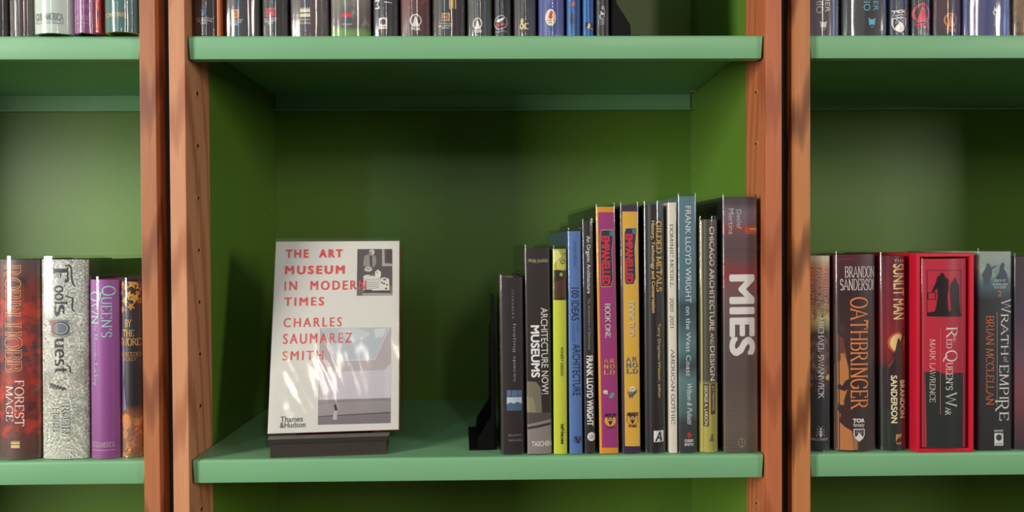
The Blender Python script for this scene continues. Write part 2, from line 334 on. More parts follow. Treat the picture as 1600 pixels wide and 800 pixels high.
def serif_polys(text, thick=.055, thin=.022, track=.12, serif=True):
    polys = []; x = 0; no = 0
    for ch in text:
        if ch == ' ': x += .38; continue
        wd, strokes = G[ch]
        for s in strokes:
            n = len(s); no += 1
            if serif:
                for (a, b_) in ((s[0], s[1]), (s[-1], s[-2])):
                    dx, dy = b_[0]-a[0], b_[1]-a[1]
                    if abs(dy) > abs(dx)*.8 and abs(dy) > .3 and (abs(a[1]) < .02 or abs(a[1]-1) < .02 or (abs(a[1]-.64) < .02 and ch.islower())):
                        q = thick*1.0 + .055
                        polys.append([(x+a[0]-q, a[1]-thin, 7), (x+a[0]+q, a[1]-thin, 7), (x+a[0]+q, a[1]+thin, 7), (x+a[0]-q, a[1]+thin, 7)])
            lft, rgt = [], []
            for i in range(n):
                p0 = s[max(i-1, 0)]; p1 = s[min(i+1, n-1)]
                closed = n > 12 and math.dist(s[0], s[-1]) < 1e-6
                if closed and i in (0, n-1): p0, p1 = s[-2], s[1]
                dx, dy = p1[0]-p0[0], p1[1]-p0[1]; l = math.hypot(dx, dy) or 1; dx /= l; dy /= l
                k = 1.0
                if 0 < i < n-1:
                    ax, ay = s[i][0]-s[i-1][0], s[i][1]-s[i-1][1]; la = math.hypot(ax, ay) or 1
                    k = 1/max(.45, abs((ax*dx+ay*dy)/la))
                seg = abs(dy)
                if 0 < i < n-1 and k > 1.25:
                    seg = max(seg, .8)
                hwid = (thin + (thick-thin)*min(1, seg*1.15)) * min(k, 1.5)
                lft.append((x+s[i][0]-dy*hwid, s[i][1]+dx*hwid, no % 4)); rgt.append((x+s[i][0]+dy*hwid, s[i][1]-dx*hwid, no % 4))
            for i in range(n-1): polys.append([lft[i], rgt[i], rgt[i+1], lft[i+1]])
        x += wd + track
    return polys
_tc = bpy.data.curves.new('lettering', 'FONT'); _to = bpy.data.objects.new('lettering', _tc)
def sans_polys(text, bold=0.0, space=1.0):
    _tc.body = text; _tc.offset = 0; _tc.size = 1; _tc.space_character = space; _tc.resolution_u = 3; _tc.align_x = 'LEFT'
    me = _to.to_mesh(); ps = [[(me.vertices[i].co.x, me.vertices[i].co.y, 0) for i in p.vertices] for p in me.polygons]
    _to.to_mesh_clear()
    if bold > .004:                        # heavier weight: overprint the glyphs a little to each side
        n = 4 if bold < .03 else 8
        ps = [[(x + bold*math.cos(2*math.pi*(k+.5)/n), y + bold*math.sin(2*math.pi*(k+.5)/n), k) for x, y, _k in q] for k in range(n) for q in ps]
    return ps
PC = {}
def text_polys(text, font, wt):
    k = (text, font, wt)
    if k not in PC:
        if font == 'serif': ps = serif_polys(text, .035 + wt, .016 + wt*.4)
        elif font == 'wide': ps = sans_polys(text, wt, 1.35)
        else: ps = sans_polys(text, wt)
        xs = [p[0] for q in ps for p in q]; ys = [p[1] for q in ps for p in q]
        x0, x1, y0, y1 = min(xs), max(xs), min(ys), max(ys)
        PC[k] = [[((p[0]-x0)/(x1-x0), (p[1]-y0)/(y1-y0), p[2]) for p in q] for q in ps]
    return PC[k]

# ------------------------------------------------------------------ a printed, jacketed book in a clear sleeve
class Book:
    """local frame: x across the spine, y into the shelf, z up; origin at the bottom centre of the spine"""
    def __init__(s, name, label, cat, group, W, H, D, loc, rot=(0, 0, 0), bulge=.002, cover=None, base=(60, 55, 52), sleeve=True, t=.0028, r=.0022, pages=None, sl_up=.0042, side=None):
        s.W, s.H, s.D, s.bulge = W, H, D, bulge
        s.root = empty(name, loc, rot); tag(s.root, label, cat, group)
        s.MW = Matrix.LocRotScale(Vector(loc), s.root.rotation_euler, None); s.Mi = s.MW.inverted()
        e = .0009 if sleeve else 0
        s.w = W - 2*e; s.y0 = e + .0002; s.mats = [cover or plain(base, .45)]; s.midx = {}
        s.bm = bmesh.new(); s.r = min(r, s.w*.3); s.t = min(t, s.w*.22); s.layer = 0
        s.side_i = 0
        if side: s.mats.append(plain(side, .45)); s.side_i = 1
        s.shell(s.bm, s.w/2, s.y0, D, .0006, H, s.t)
        bp = bmesh.new(); box(bp, -s.w/2 + s.t + .0002, s.w/2 - s.t - .0002, s.y0 + bulge + s.t + .001, D - .004, .004, H - .004, bev=.0004)
        obj('pages', bp, pages or M_PAGES, s.root)
        if sleeve:
            bs = bmesh.new(); s.film(bs, W/2, 0, D*.97, .0003, H + sl_up); obj('plastic_sleeve', bs, SLEEVE, s.root, 40)
    def profile(s, hw, y0, D, r, bulge, seg=10):
        left = [(-hw, D), (-hw, y0 + bulge + r + .004)]
        for k in range(5):
            a = math.pi + math.pi/2*k/4; left.append((-hw + r + r*math.cos(a), y0 + bulge + r + r*math.sin(a)))
        x1 = hw - r; mid = [(-x1 + 2*x1*k/seg, y0 + bulge*((-x1 + 2*x1*k/seg)/x1)**2) for k in range(1, seg)]
        return left + mid + [(-a, b_) for a, b_ in left[::-1]]
    def shell(s, bm, hw, y0, D, z0, z1, t):
        O = s.profile(hw, y0, D, s.r, s.bulge); I = s.profile(hw - t, y0 + t, D, max(s.r - t*.5, .0004), s.bulge)
        s.x1 = hw - s.r
        n = len(O); V = [[bm.verts.new((p[0], p[1], z)) for p in P] for P in (O, I) for z in (z0, z1)]
        ob, ot, ib, it = V
        for i in range(n-1):
            f = bm.faces.new((ob[i], ob[i+1], ot[i+1], ot[i])); f.material_index = s.side_i if (i < 2 or i >= n-3) else 0
            g = [bm.faces.new((ib[i+1], ib[i], it[i], it[i+1])), bm.faces.new((ot[i], ot[i+1], it[i+1], it[i])), bm.faces.new((ob[i+1], ob[i], ib[i], ib[i+1]))]
            for q in g: q.material_index = s.side_i
        for i in (0, n-1): bm.faces.new((ob[i], ot[i], it[i], ib[i]) if i == 0 else (ob[i], ib[i], it[i], ot[i]))
    def film(s, bm, hw, y0, D, z0, z1):
        O = s.profile(hw, y0, D, s.r + .0009, s.bulge)
        zs = [z0, z0 + .004, z0 + .012] + [z0 + .012 + (z1 - .008 - z0 - .012)*k/12 for k in range(1, 13)] + [z1]
        rows = []
        rnd = random.Random(int(s.W*1e6))
        for z in zs:
            row = []
            for (x, y) in O:
                j = 0
                if z - z0 < .02 and y < y0 + s.bulge + .003: j = rnd.uniform(0, .00025)   # crumpled foot of the film
                row.append(bm.verts.new((x, y + j, z)))
            rows.append(row)
        for a, b_ in zip(rows, rows[1:]):
            for i in range(len(O)-1): bm.faces.new((a[i], a[i+1], b_[i+1], b_[i]))
    def mat(s, col, rough=.45):
        m = col if not isinstance(col, (tuple, str)) else plain(col, rough)
        if m.name not in s.midx: s.mats.append(m); s.midx[m.name] = len(s.mats) - 1
        return s.midx[m.name]
    def sy(s, x):
        if abs(x) <= s.x1: return s.y0 + s.bulge*(x/s.x1)**2
        d = min(abs(x) - s.x1, s.r*.98); return s.y0 + s.bulge + s.r - math.sqrt(max(s.r*s.r - d*d, 0))
    def add(s, polys, col, layer=1):
        """lay polygons given in local (x, z) on the spine surface"""
        mi = s.mat(col); t = bmesh.new(); lim = s.w/2 - .0002
        for q in polys:
            try: t.faces.new([t.verts.new((max(-lim, min(lim, c[0])), -.000008*(c[2] if len(c) > 2 else 0), max(.0009, min(s.H - .0003, c[1])))) for c in q])
            except Exception: pass
        xs = [v.co.x for v in t.verts]
        if s.bulge > .0004 or min(xs) < -s.x1 or max(xs) > s.x1:
            cuts = [s.x1*(-1 + 2*k/10) for k in range(11)] + [-lim*.5 - s.x1*.5, lim*.5 + s.x1*.5]
            for c in cuts:
                if min(xs) < c < max(xs):
                    bmesh.ops.bisect_plane(t, geom=t.verts[:] + t.edges[:] + t.faces[:], plane_co=(c, 0, 0), plane_no=(1, 0, 0), dist=1e-6)
        for f in t.faces:
            f.normal_update()
        vm = {}
        for v in t.verts:
            vm[v] = s.bm.verts.new((v.co.x, s.sy(v.co.x) - .00007*layer + v.co.y, v.co.z))
        for f in t.faces:
            vs = [vm[v] for v in f.verts]
            if f.normal.y > 0: vs = vs[::-1]
            try: g = s.bm.faces.new(vs); g.material_index = mi
            except Exception: pass
        t.free()
    def px(s, x, y): return on_plane(x, y, s.Mi)
    def text(s, txt, bb, col, rot=True, font='sans', wt=0.0, layer=3, shear=0):
        x0, z0 = s.px(bb[0], bb[1]); x1, z1 = s.px(bb[2], bb[3]); ps = []
        for q in text_polys(txt, font, wt):
            r = []
            for u, v, kk in q:
                if shear: u = (u + shear*v)/(1 + shear)
                r.append((x0 + v*(x1-x0), z0 + u*(z1-z0), kk) if rot else (x0 + u*(x1-x0), z1 + v*(z0-z1), kk))
            ps.append(r)
        s.add(ps, col, layer)
    def rect(s, x0, y0, x1, y1, col, layer=1): s.poly([(x0, y0), (x1, y0), (x1, y1), (x0, y1)], col, layer)
    def poly(s, pts, col, layer=1): s.add([[s.px(*p) for p in pts]], col, layer)
    def disc(s, cx, cy, rx, ry, col, layer=2, n=22): s.poly([(cx + rx*math.cos(2*math.pi*k/n), cy + ry*math.sin(2*math.pi*k/n)) for k in range(n)], col, layer)
    def ring(s, cx, cy, rx, ry, wd, col, layer=2, n=24, a0=0, a1=360):
        ps = []
        for k in range(n):
            a, b_ = [math.radians(a0 + (a1-a0)*j/n) for j in (k, k+1)]
            ps.append([s.px(cx + (rx-w_)*math.cos(t), cy + (ry-w_)*math.sin(t)) for t, w_ in ((a, 0), (b_, 0), (b_, wd), (a, wd))])
        s.add(ps, col, layer)
    def line(s, x0, y0, x1, y1, wd, col, layer=2):
        dx, dy = x1-x0, y1-y0; l = math.hypot(dx, dy) or 1; nx, ny = -dy/l*wd/2, dx/l*wd/2
        s.poly([(x0+nx, y0+ny), (x1+nx, y1+ny), (x1-nx, y1-ny), (x0-nx, y0-ny)], col, layer)
    def curve(s, pts, wd, col, layer=2):
        for a, b_ in zip(pts, pts[1:]): s.line(a[0], a[1], b_[0], b_[1], wd, col, layer)
    def done(s, part='dust_jacket'): return obj(part, s.bm, s.mats, s.root, 40)

def spine(label, group, bl, br, tl, tr, ytop, base, D=.16, yf=.006, yaw=0.0, z=0.0, bulge=.002, cover=None, H=None, stops=None, **kw):
    """book from the four corners of its spine seen at distance yf"""
    pb0, pb1 = at(bl, 711, yf), at(br, 711, yf)
    if H is None:
        pt0, pt1 = at(tl, ytop, yf), at(tr, ytop, yf); H = (pt0.z + pt1.z)/2 - z
        q0, q1 = at(bl, 711, yf), at(br, 711, yf)
        W = ((pb1.x - pb0.x) + (pt1.x - pt0.x))/2
        # bottom edge positions refer to the row where the book meets the shelf
        lean = math.atan2((pt0.x + pt1.x)/2 - (pb0.x + pb1.x)/2, H)
    else:
        pb0, pb1 = at(bl, 50, yf), at(br, 50, yf); W = pb1.x - pb0.x; lean = 0
    W = W/math.cos(yaw)
    if stops: cover = art('printed_spine', H, stops[0], *stops[1:])
    loc = ((pb0.x + pb1.x)/2, yf, z + .0002 + abs(math.sin(lean))*W/2)
    b = Book('book', label, 'book', group, W, H, D, loc, (0, lean, yaw), bulge, cover, base, **kw)
    return b

WHT = (236, 230, 222); INK = (30, 27, 27)
# ---- marks used by several spines
def tor_mark(b, x0, y0, x1, y1, col, inner, word=None, wcol=None):
    w_, h_ = x1-x0, y1-y0; cx = (x0+x1)/2
    b.ring(cx, y0 + h_*.5, w_*.5, h_*.5, w_*.1, col, 3, 20, 130, 410)
    b.poly([(x0 + w_*.16, y1), (x0 + w_*.30, y0 + h_*.72), (cx - w_*.07, y0 + h_*.16), (cx + w_*.02, y0 + h_*.2), (x1 - w_*.30, y0 + h_*.70), (x1 - w_*.14, y1)], col, 4)
    if word: b.text('TOR', word, wcol or col, False, 'sans', .05, 4)
def tor_shield(b, x0, y0, x1, y1, dark):
    w_, h_ = x1-x0, y1-y0; cx = (x0+x1)/2
    out = [(x0, y0), (x1, y0), (x1, y0+h_*.45), (x1-w_*.14, y0+h_*.75), (cx, y1), (x0+w_*.14, y0+h_*.75), (x0, y0+h_*.45)]
    b.poly(out, WHT, 3)
    b.poly([(cx + (p[0]-cx)*.82, y0 + h_*.5 + (p[1]-y0-h_*.5)*.86) for p in out], dark, 4)
    b.poly([(x0+w_*.16, y0+h_*.68), (x0+w_*.36, y0+h_*.45), (cx-w_*.04, y0+h_*.28), (cx+w_*.1, y0+h_*.38), (x1-w_*.28, y0+h_*.52), (x1-w_*.15, y0+h_*.68), (cx, y0+h_*.94)], WHT, 5)
    for i, j in ((.3, .17), (.5, .14), (.7, .17), (.4, .27), (.62, .27), (.25, .32), (.76, .32)): b.disc(x0 + w_*i, y0 + h_*j, w_*.04, w_*.04, WHT, 5, 8)
def del_rey(b, x0, y0, x1, y1, col, dark, tx, ty0, ty1):
    b.rect(x0, y0, x1, y1, col, 3); ym = (y0+y1)/2; m = (x1-x0)*.12
    b.text('DEL', (x0+m, y0+m, x1-m, ym-m*.4), dark, False, 'sans', .03, 4); b.text('REY', (x0+m, ym+m*.4, x1-m, y1-m), dark, False, 'sans', .03, 4)
    h_ = (ty1-ty0)/3; c = (tx[0]+tx[1])/2; w_ = tx[1]-tx[0]
    b.text('A Del Rey Book', (tx[0], ty0, tx[1], ty0+h_*.85), WHT, False, 'sans', .01, 4)
    b.text('BALLANTINE', (c-w_*.42, ty0+h_, c+w_*.42, ty0+h_*1.8), WHT, False, 'sans', .01, 4)
    b.text('BOOKS', (c-w_*.2, ty0+h_*2, c+w_*.2, ty1), WHT, False, 'sans', .01, 4)
def orbit_mark(b, x0, y0, x1, y1, dot, wcol):
    b.rect(x0, y0, x1, y1, WHT, 3); w_ = x1-x0; b.disc((x0+x1)/2, y0 + w_*.5, w_*.33, w_*.36, dot, 4)
    b.disc(x1 - w_*.14, y0 + w_*.12, w_*.07, w_*.07, dot, 4, 10); b.text('orbit', (x0+w_*.1, y1-w_*.38, x1-w_*.1, y1-w_*.08), wcol, False, 'sans', .02, 4)
def flames(b, x0, y0, x1, y1, col):
    w_ = x1-x0; h_ = y1-y0; n = 5; pts = [(x0, y1)]
    for k in range(n): pts += [(x0 + w_*k/n, y0 + h_*.55), (x0 + w_*(k+.55)/n + w_*.06, y0 + h_*(.12 if k != 2 else 0)), (x0 + w_*(k+.8)/n, y0 + h_*.5)]
    b.poly(pts + [(x1, y0+h_*.6), (x1, y1)], col, 3)
def guild(b, x0, y0, x1, y1, col, books=True):
    b.text('GUILDAMERICA', (x0, y0 + (y1-y0)*.12, x1, y1), col, False, 'serif', .03, 3)
    if books: b.text('B O O K S', (x0, y1+1.2, x1, y1+3.4), col, False, 'serif', .01, 3)
    b.line(x0, y1+4.6, x1, y1+4.6, .6, col, 3)
def letters(b, t, bb, col, **k): b.text(t, bb, col, **k)

# ------------------------------------------------------------------ middle bookcase, lower shelf: art and architecture books
GA = 'art and architecture books on the lower shelf'
YW = math.radians(3)
def mid(label, bl, br, tl, tr, ytop, base, **k): return spine(label, GA, bl, br, tl, tr, ytop, base, yaw=YW, **k)

b = mid('slim dark grey book with pale letter-spaced title, next to the black bookend', 782.5, 821.3, 780, 818.5, 434, (52, 46, 45), D=.165, bulge=.0015, side=(40, 38, 36), r=.0035)
b.text('S T E R N B E R G', (799.5, 453, 803.2, 498), (150, 146, 140), font='sans', wt=0)
b.text('healing spaces', (800.5, 506, 807.5, 596), (196, 200, 200), font='serif', wt=.0)
b.rect(792, 610, 815.5, 621, (96, 122, 150), 2); b.rect(792, 621, 815.5, 632, (196, 212, 224), 2)
b.poly([(792, 632), (798, 629), (803, 631), (808, 628), (815.5, 631), (815.5, 642), (792, 642)], (82, 108, 136), 3)
for x in (799, 809): b.line(x, 610, x, 620, .7, (40, 50, 64), 4)
b.line(792, 620, 815.5, 620, .7, (40, 50, 64), 4)
b.text('B E L K N A P', (795, 679, 815, 681.5), (170, 170, 165), False); b.text('H A R V A R D', (795, 687, 816, 689.5), (170, 170, 165), False); b.done()

b = mid('thick dark brown book with white ARCHITECTURE NOW! MUSEUMS title', 823.5, 863.5, 818.9, 859.6, 388, (54, 47, 46), D=.20, bulge=.0012, side=(58, 52, 50))
b.text('Philip Jodidio', (825, 404.5, 857.5, 411.5), (200, 188, 150), False, shear=.05)
b.text('ARCHITECTURE NOW!', (844.8, 481, 857.5, 616), WHT, wt=.01); b.text('MUSEUMS', (829.2, 508.5, 844, 590), (250, 248, 244), wt=.035)
b.poly([(822.5, 596.5), (838, 597), (845, 606), (847, 645), (824, 645)], (128, 120, 102), 1)
b.poly([(823.5, 620), (834, 622), (838, 645), (824, 645)], (150, 140, 110), 2)
b.rect(823.5, 645, 863.2, 664, (88, 82, 78), 1); b.poly([(824, 664), (863.2, 655), (863.2, 710), (824, 710)], (146, 138, 132), 2); b.poly([(824, 668), (863, 660), (863, 664), (824, 672)], (60, 55, 52), 3)
b.text('TASCHEN', (831, 690, 862.3, 697), (238, 236, 230), False, wt=.02, layer=5); b.done()

b = mid('narrow lime green book WINERY DESIGN with a photo band at its top', 865.2, 888, 863.3, 886.6, 389.5, (208, 216, 66), D=.19, bulge=.0012)
b.rect(863, 389, 888, 425, (176, 178, 74), 1); b.poly([(863, 392), (872, 390), (878, 400), (866, 412)], (226, 222, 140), 2)
b.poly([(870, 408), (880, 404), (887, 414), (880, 424), (870, 420)], (214, 206, 90), 2)
b.ring(879.5, 409, 3.6, 3.6, 1.3, (40, 44, 30), 3); b.curve([(880, 398), (886, 395)], 1, (50, 50, 34), 3)
b.rect(863, 422, 888.4, 469, (52, 38, 28), 2); b.poly([(864, 440), (888, 436), (888, 462), (864, 468)], (84, 52, 34), 3); b.disc(877, 429, 2.5, 3, (190, 180, 96), 4)
b.text('WINERY DESIGN', (876, 542, 880.6, 587.5), (58, 60, 34), wt=.02); b.text('teNeues', (876.4, 662.4, 882.4, 694), (44, 46, 34), wt=.03); b.done()

b = mid('mid blue book 100 IDEAS THAT CHANGED ARCHITECTURE', 889.6, 912.4, 886.8, 909, 361.5, (92, 126, 184), D=.20, bulge=.001, side=(74, 106, 150))
b.text('RICHARD WESTON', (896, 377, 900.6, 415.5), (60, 88, 146)); b.text('100 IDEAS', (892.8, 449.5, 905, 501), (34, 46, 84), wt=.015)
b.text('THAT', (900, 503, 905.2, 520), (66, 98, 166)); b.text('CHANGED', (893.4, 503, 898.6, 536), (58, 86, 150)); b.text('ARCHITECTURE', (894.6, 538, 907.2, 618.5), (34, 46, 84), wt=.01)
for k in range(5): b.line(896.5, 683 + k*2.1, 909, 683 + k*2.1, .9, (40, 56, 92), 3)
b.poly([(900, 681), (903.5, 691), (908, 681), (908, 684), (904, 693.5), (902.6, 693.5), (898.6, 684)], (34, 46, 84), 4); b.done()

b = mid('thin charcoal book An Organic Architecture, between the blue and magenta spines', 913.5, 932, 909.2, 927.8, 347, (50, 45, 45), D=.21, bulge=.001)
b.text('An Organic Architecture', (915, 368.7, 923.6, 458.5), WHT, wt=.015); b.text('The Architecture of Democracy', (917.6, 466, 923.4, 547), (170, 164, 158), font='sans')
b.text('FRANK LLOYD WRIGHT', (916.4, 556, 928, 665.5), (246, 242, 236), wt=.035)
b.disc(924.6, 682.6, 6.4, 7, (240, 238, 232), 3); b.text('LH', (921, 679.2, 928.2, 686), (50, 46, 46), False, layer=4); b.done()

def empanelled(word, label, px4, ytop, frame, panel, quad, em, bk, rows, rowc, badge_c, fig):
    b = mid(label, *px4, ytop, frame, D=.24, bulge=.0006, side=INK if fig else (44, 34, 48))
    b.poly(quad, panel, 1)
    x0, y0, x1, y1 = em
    b.poly([(x0-1.2, y0+8), (x0+1, y0-1.5), (x1+1.8, y0-2), (x1+1, y0+12), (x1-1, y0+30), (x1+.6, y1-8), (x1-3, y1+2), (x0+1.5, y1+2.6), (x0-.6, y1-4)], (214, 196, 130), 2)
    b.poly([(x0-.6, y0+8), (x0+1.4, y0-.6), (x1+1.1, y0-1), (x1+.4, y0+12), (x1-1.6, y0+30), (x1, y1-8), (x1-3.4, y1+1.2), (x0+1.8, y1+1.6), (x0, y1-4)], (44, 56, 78), 3)
    b.poly([(x1-5, y0+.2), (x1+.6, y0), (x1-.2, y0+9), (x1-5, y0+7)], (84, 130, 168), 4)
    b.text('EMPANELLED', (x0+.3, y0+8, x1-3.6, y1), (222, 52, 72), wt=.05, layer=5)
    b.text(word, (bk[0]+.7, bk[1]+.7, bk[2]+.9, bk[3]+.7), (48, 40, 44), font='serif', wt=.03, layer=2); b.text(word, bk, (246, 240, 228), font='serif', wt=.03, layer=3)
    for (t, xa, ya, xb, yb) in rows:
        for l, (xx0, xx1) in zip(t, ((xa, (xa+xb)/2-1), ((xa+xb)/2+1, xb))):
            b.text(l, (xx0+.6, ya+.5, xx1+.6, yb+.5), (70, 44, 60), False, 'serif', .05, 2); b.text(l, (xx0, ya, xx1, yb), rowc, False, 'serif', .05, 3)
    bx, by = badge_c
    if fig == 1:
        b.disc(946.3, 612.8, 3.6, 3, (240, 236, 230), 3); b.poly([(948, 614.5), (951, 616.5), (947, 615.8)], (240, 236, 230), 3); b.text('ha', (944.6, 611.6, 948.2, 614), INK, False, layer=4)
        b.poly([(951.4, 621), (954, 615.6), (958, 613.6), (960.4, 614.6), (959.8, 619), (956, 622.6), (952.8, 622.4)], (112, 176, 160), 3); b.line(952, 622, 957.6, 616, .6, (60, 110, 100), 4)
        b.disc(bx, by, 8.8, 8.8, (240, 176, 60), 3)
    else:
        b.disc(988.6, 607.6, 4.4, 3.6, (240, 236, 230), 3); b.text('eh!', (985.8, 606, 991.4, 609.4), INK, False, layer=4)
        b.poly([(980.5, 611), (984, 615), (990, 613), (996.6, 608.6), (994, 615), (990, 618.4), (988, 623), (986.6, 619), (984.6, 623.6), (982.6, 618)], (84, 92, 100), 3); b.disc(985.8, 614.6, 3.2, 2.4, (120, 128, 134), 4)
        b.ring(bx, by, 9.4, 9.6, 1.3, (196, 112, 44), 3)
    b.poly([(bx-4.6, by-6), (bx+4.6, by-6), (bx+4, by+1), (bx, by+7.6), (bx-4, by+1)], (60, 40, 36), 4); b.disc(bx, by-.6, 4, 4.6, (214, 160, 140), 5)
    b.line(bx-3, by-2, bx+3, by-2, .8, INK, 6); b.poly([(bx-3.4, by+1), (bx, by+.2), (bx+3.4, by+1), (bx, by+6.8)], (70, 48, 40), 6)
    b.text('ARNOLD', (bx-9, by-11, bx+9.4, by-6), (54, 40, 44), False, wt=.05, layer=6); b.text('PUBS', (bx-6, by+8.6, bx+6.8, by+12.4), (120, 70, 84) if fig == 1 else (58, 48, 44), False, wt=.03, layer=5)
    b.done(); return b
empanelled('BOOK ONE', 'magenta comic spine with orange border, EMPANELLED Book One', (937.3, 968, 929.6, 963.3), 323.5, (230, 160, 44), (168, 62, 128),
           [(935, 331.5), (961, 331.5), (966, 700), (941, 700)], (939.2, 360.5, 957.6, 446), (945.2, 474.5, 955, 528),
           (('AR', 943.6, 561, 961, 567), ('NO', 943.6, 570, 961, 576), ('LD', 943.6, 579, 961, 585.4)), (240, 180, 84), (953.8, 657.6), 1)
empanelled('BOOK TWO', 'yellow comic spine with dark purple ends, EMPANELLED Book Two', (972.4, 1003, 968, 999.6), 321, (66, 48, 74), (232, 184, 72),
           [(972.5, 330.5), (997.6, 330.5), (1001.6, 697.6), (977, 697.6)], (976.8, 357.5, 993.4, 442.5), (982.4, 471.5, 992, 525.5),
           (('AR', 978, 558, 996, 565), ('NO', 978.4, 567, 996.4, 574.4), ('LD', 978.8, 576.4, 996.8, 583.6)), (84, 118, 146), (988.6, 655.6), 2)

b = mid('black book GILDED METALS with golden title', 1009, 1042.2, 1004.2, 1041.4, 319.5, (38, 35, 36), D=.21, bulge=.0032, r=.005)
b.text('GILDED METALS', (1025.2, 345, 1036.4, 456), (242, 190, 84), font='serif', wt=.055); b.text('History, Technology and Conservation', (1016.8, 345, 1024.4, 489), (232, 196, 130), wt=.02)
b.text('Terry Drayman-Weisser, editor', (1026.8, 506, 1034, 622.6), (238, 196, 120), wt=.02)
b.rect(1022, 673.4, 1038.2, 691, (240, 238, 232), 3); b.poly([(1023.6, 690), (1031, 675), (1033.6, 675), (1036, 690), (1032.6, 690), (1032, 685.6), (1028.4, 685.6), (1026.6, 690)], (28, 26, 26), 4); b.poly([(1029.6, 683.4), (1031.8, 679), (1032, 683.4)], (240, 238, 232), 5); b.done()

b = mid('thin white booklet lettered AMERICAN GOTHIC in black serif capitals', 1046.2, 1060, 1043.6, 1058.2, 316.5, (236, 229, 212), D=.20, bulge=.0003, r=.0008, sl_up=.002)
b.text('DOMINIC MCGILL', (1046.8, 350.5, 1052.8, 448.5), (44, 40, 38), font='serif', wt=.02); b.text('2001-2011', (1047, 465, 1053, 512.7), (44, 40, 38), font='serif', wt=.02); b.text('AMERICAN GOTHIC', (1048.6, 545.8, 1055, 663), (44, 40, 38), font='serif', wt=.02); b.done()

b = mid('teal book with thin white title ending on the West Coast', 1061, 1091.6, 1059, 1090.2, 307, (88, 122, 132), D=.215, bulge=.001, side=(86, 112, 116),
        stops=([(0, (58, 62, 64)), (.12, (66, 70, 70)), (.16, (84, 112, 112)), (.28, (104, 134, 138)), (.34, (60, 78, 84)), (.42, (96, 130, 136)), (.52, (70, 92, 100)), (.58, (60, 82, 92)), (.62, (88, 122, 134)), (1, (96, 130, 144))], .06))
b.text('FRANK LLOYD WRIGHT', (1071, 322, 1080.6, 473), (232, 236, 232)); b.text('on the West Coast', (1072.2, 479, 1080, 588), (232, 236, 232)); b.text('Wilson & Puliatti', (1074, 598, 1082, 664), (232, 236, 232), shear=.03)
b.poly([(1073, 681), (1076, 677), (1077.6, 674.5), (1079.4, 678), (1082.4, 680), (1079.6, 682.4), (1077.8, 686), (1075.6, 682.6)], (200, 60, 56), 4); b.text('GIBBS', (1070, 686.8, 1084, 691), WHT, False, wt=.02); b.text('SMITH', (1070, 692.8, 1084, 697), WHT, False, wt=.02); b.done()

b = mid('olive and dark brown book CHICAGO ARCHITECTURE AND DESIGN', 1094, 1126.6, 1092.8, 1125.4, 343, (78, 72, 62), D=.18, bulge=.003, r=.005, side=(52, 46, 40),
        stops=([(0, (176, 168, 84)), (.17, (178, 172, 86)), (.29, (166, 158, 84)), (.31, (80, 74, 62)), (1, (74, 68, 60))], .0))
b.poly([(1094.4, 345), (1098.6, 345), (1100, 706), (1095.6, 706)], (198, 180, 92), 2)
b.text('CHICAGO ARCHITECTURE', (1108.6, 354, 1118, 517), (240, 234, 220), wt=.01); b.text('AND', (1110.4, 521, 1116.8, 538.6), (240, 234, 220)); b.text('DESIGN', (1110, 541, 1118.6, 595), (240, 234, 220), wt=.01)
b.rect(1100.6, 600.5, 1108, 667, (84, 70, 48), 2); b.rect(1111.2, 600.5, 1119.6, 648, (84, 70, 48), 2)
b.text('JAY PRIDMORE', (1112.6, 603, 1117.4, 642), (222, 214, 170), wt=.01); b.text('GEORGE A. LARSON', (1102, 603, 1106.6, 665), (222, 214, 170), wt=.01)
b.poly([(1108.6, 690), (1113.4, 678), (1117.4, 690)], (112, 108, 96), 3); b.poly([(1112, 681.6), (1113.4, 678), (1114.6, 681.6)], INK, 4); b.done()

b = mid('thickest book at the right end, ruled purple-grey spine with huge white title', 1132, 1186.4, 1127.8, 1186.2, 308, (100, 84, 84), D=.235, bulge=.0006, side=(32, 30, 30),
        stops=([(0, (112, 102, 84)), (.1, (122, 110, 96)), (.3, (108, 92, 86)), (.5, (116, 98, 98)), (.62, (132, 104, 104)), (.66, (150, 92, 90)), (.70, (164, 60, 62)), (.74, (136, 80, 80)), (.79, (108, 84, 86)), (.84, (112, 90, 94)), (.88, (160, 88, 82)), (.905, (138, 114, 128)), (.94, (142, 124, 140)), (.975, (96, 82, 90)), (1, (84, 72, 78))], .03, (), (.0024, (60, 50, 54), .62)))
b.rect(1164.5, 354.5, 1186, 365, (226, 96, 56), 2); b.rect(1172, 355.6, 1186, 359.4, (250, 180, 70), 3)
for y in (356, 359.6, 363): b.line(1164.5, y, 1186, y, .9, (130, 60, 54), 4)
b.text('Detlef', (1151.4, 327.4, 1159, 357.6), (206, 196, 200)); b.text('Mertins', (1139, 325.8, 1147, 366), (206, 196, 200))
b.text('MIES', (1139.6, 429, 1180.4, 556), (238, 234, 230), wt=.04)
b.ring(1159.6, 692, 6, 7, .8, (170, 156, 140), 3); b.line(1159.6, 683, 1159.6, 701, .8, (170, 156, 140), 4); b.done()

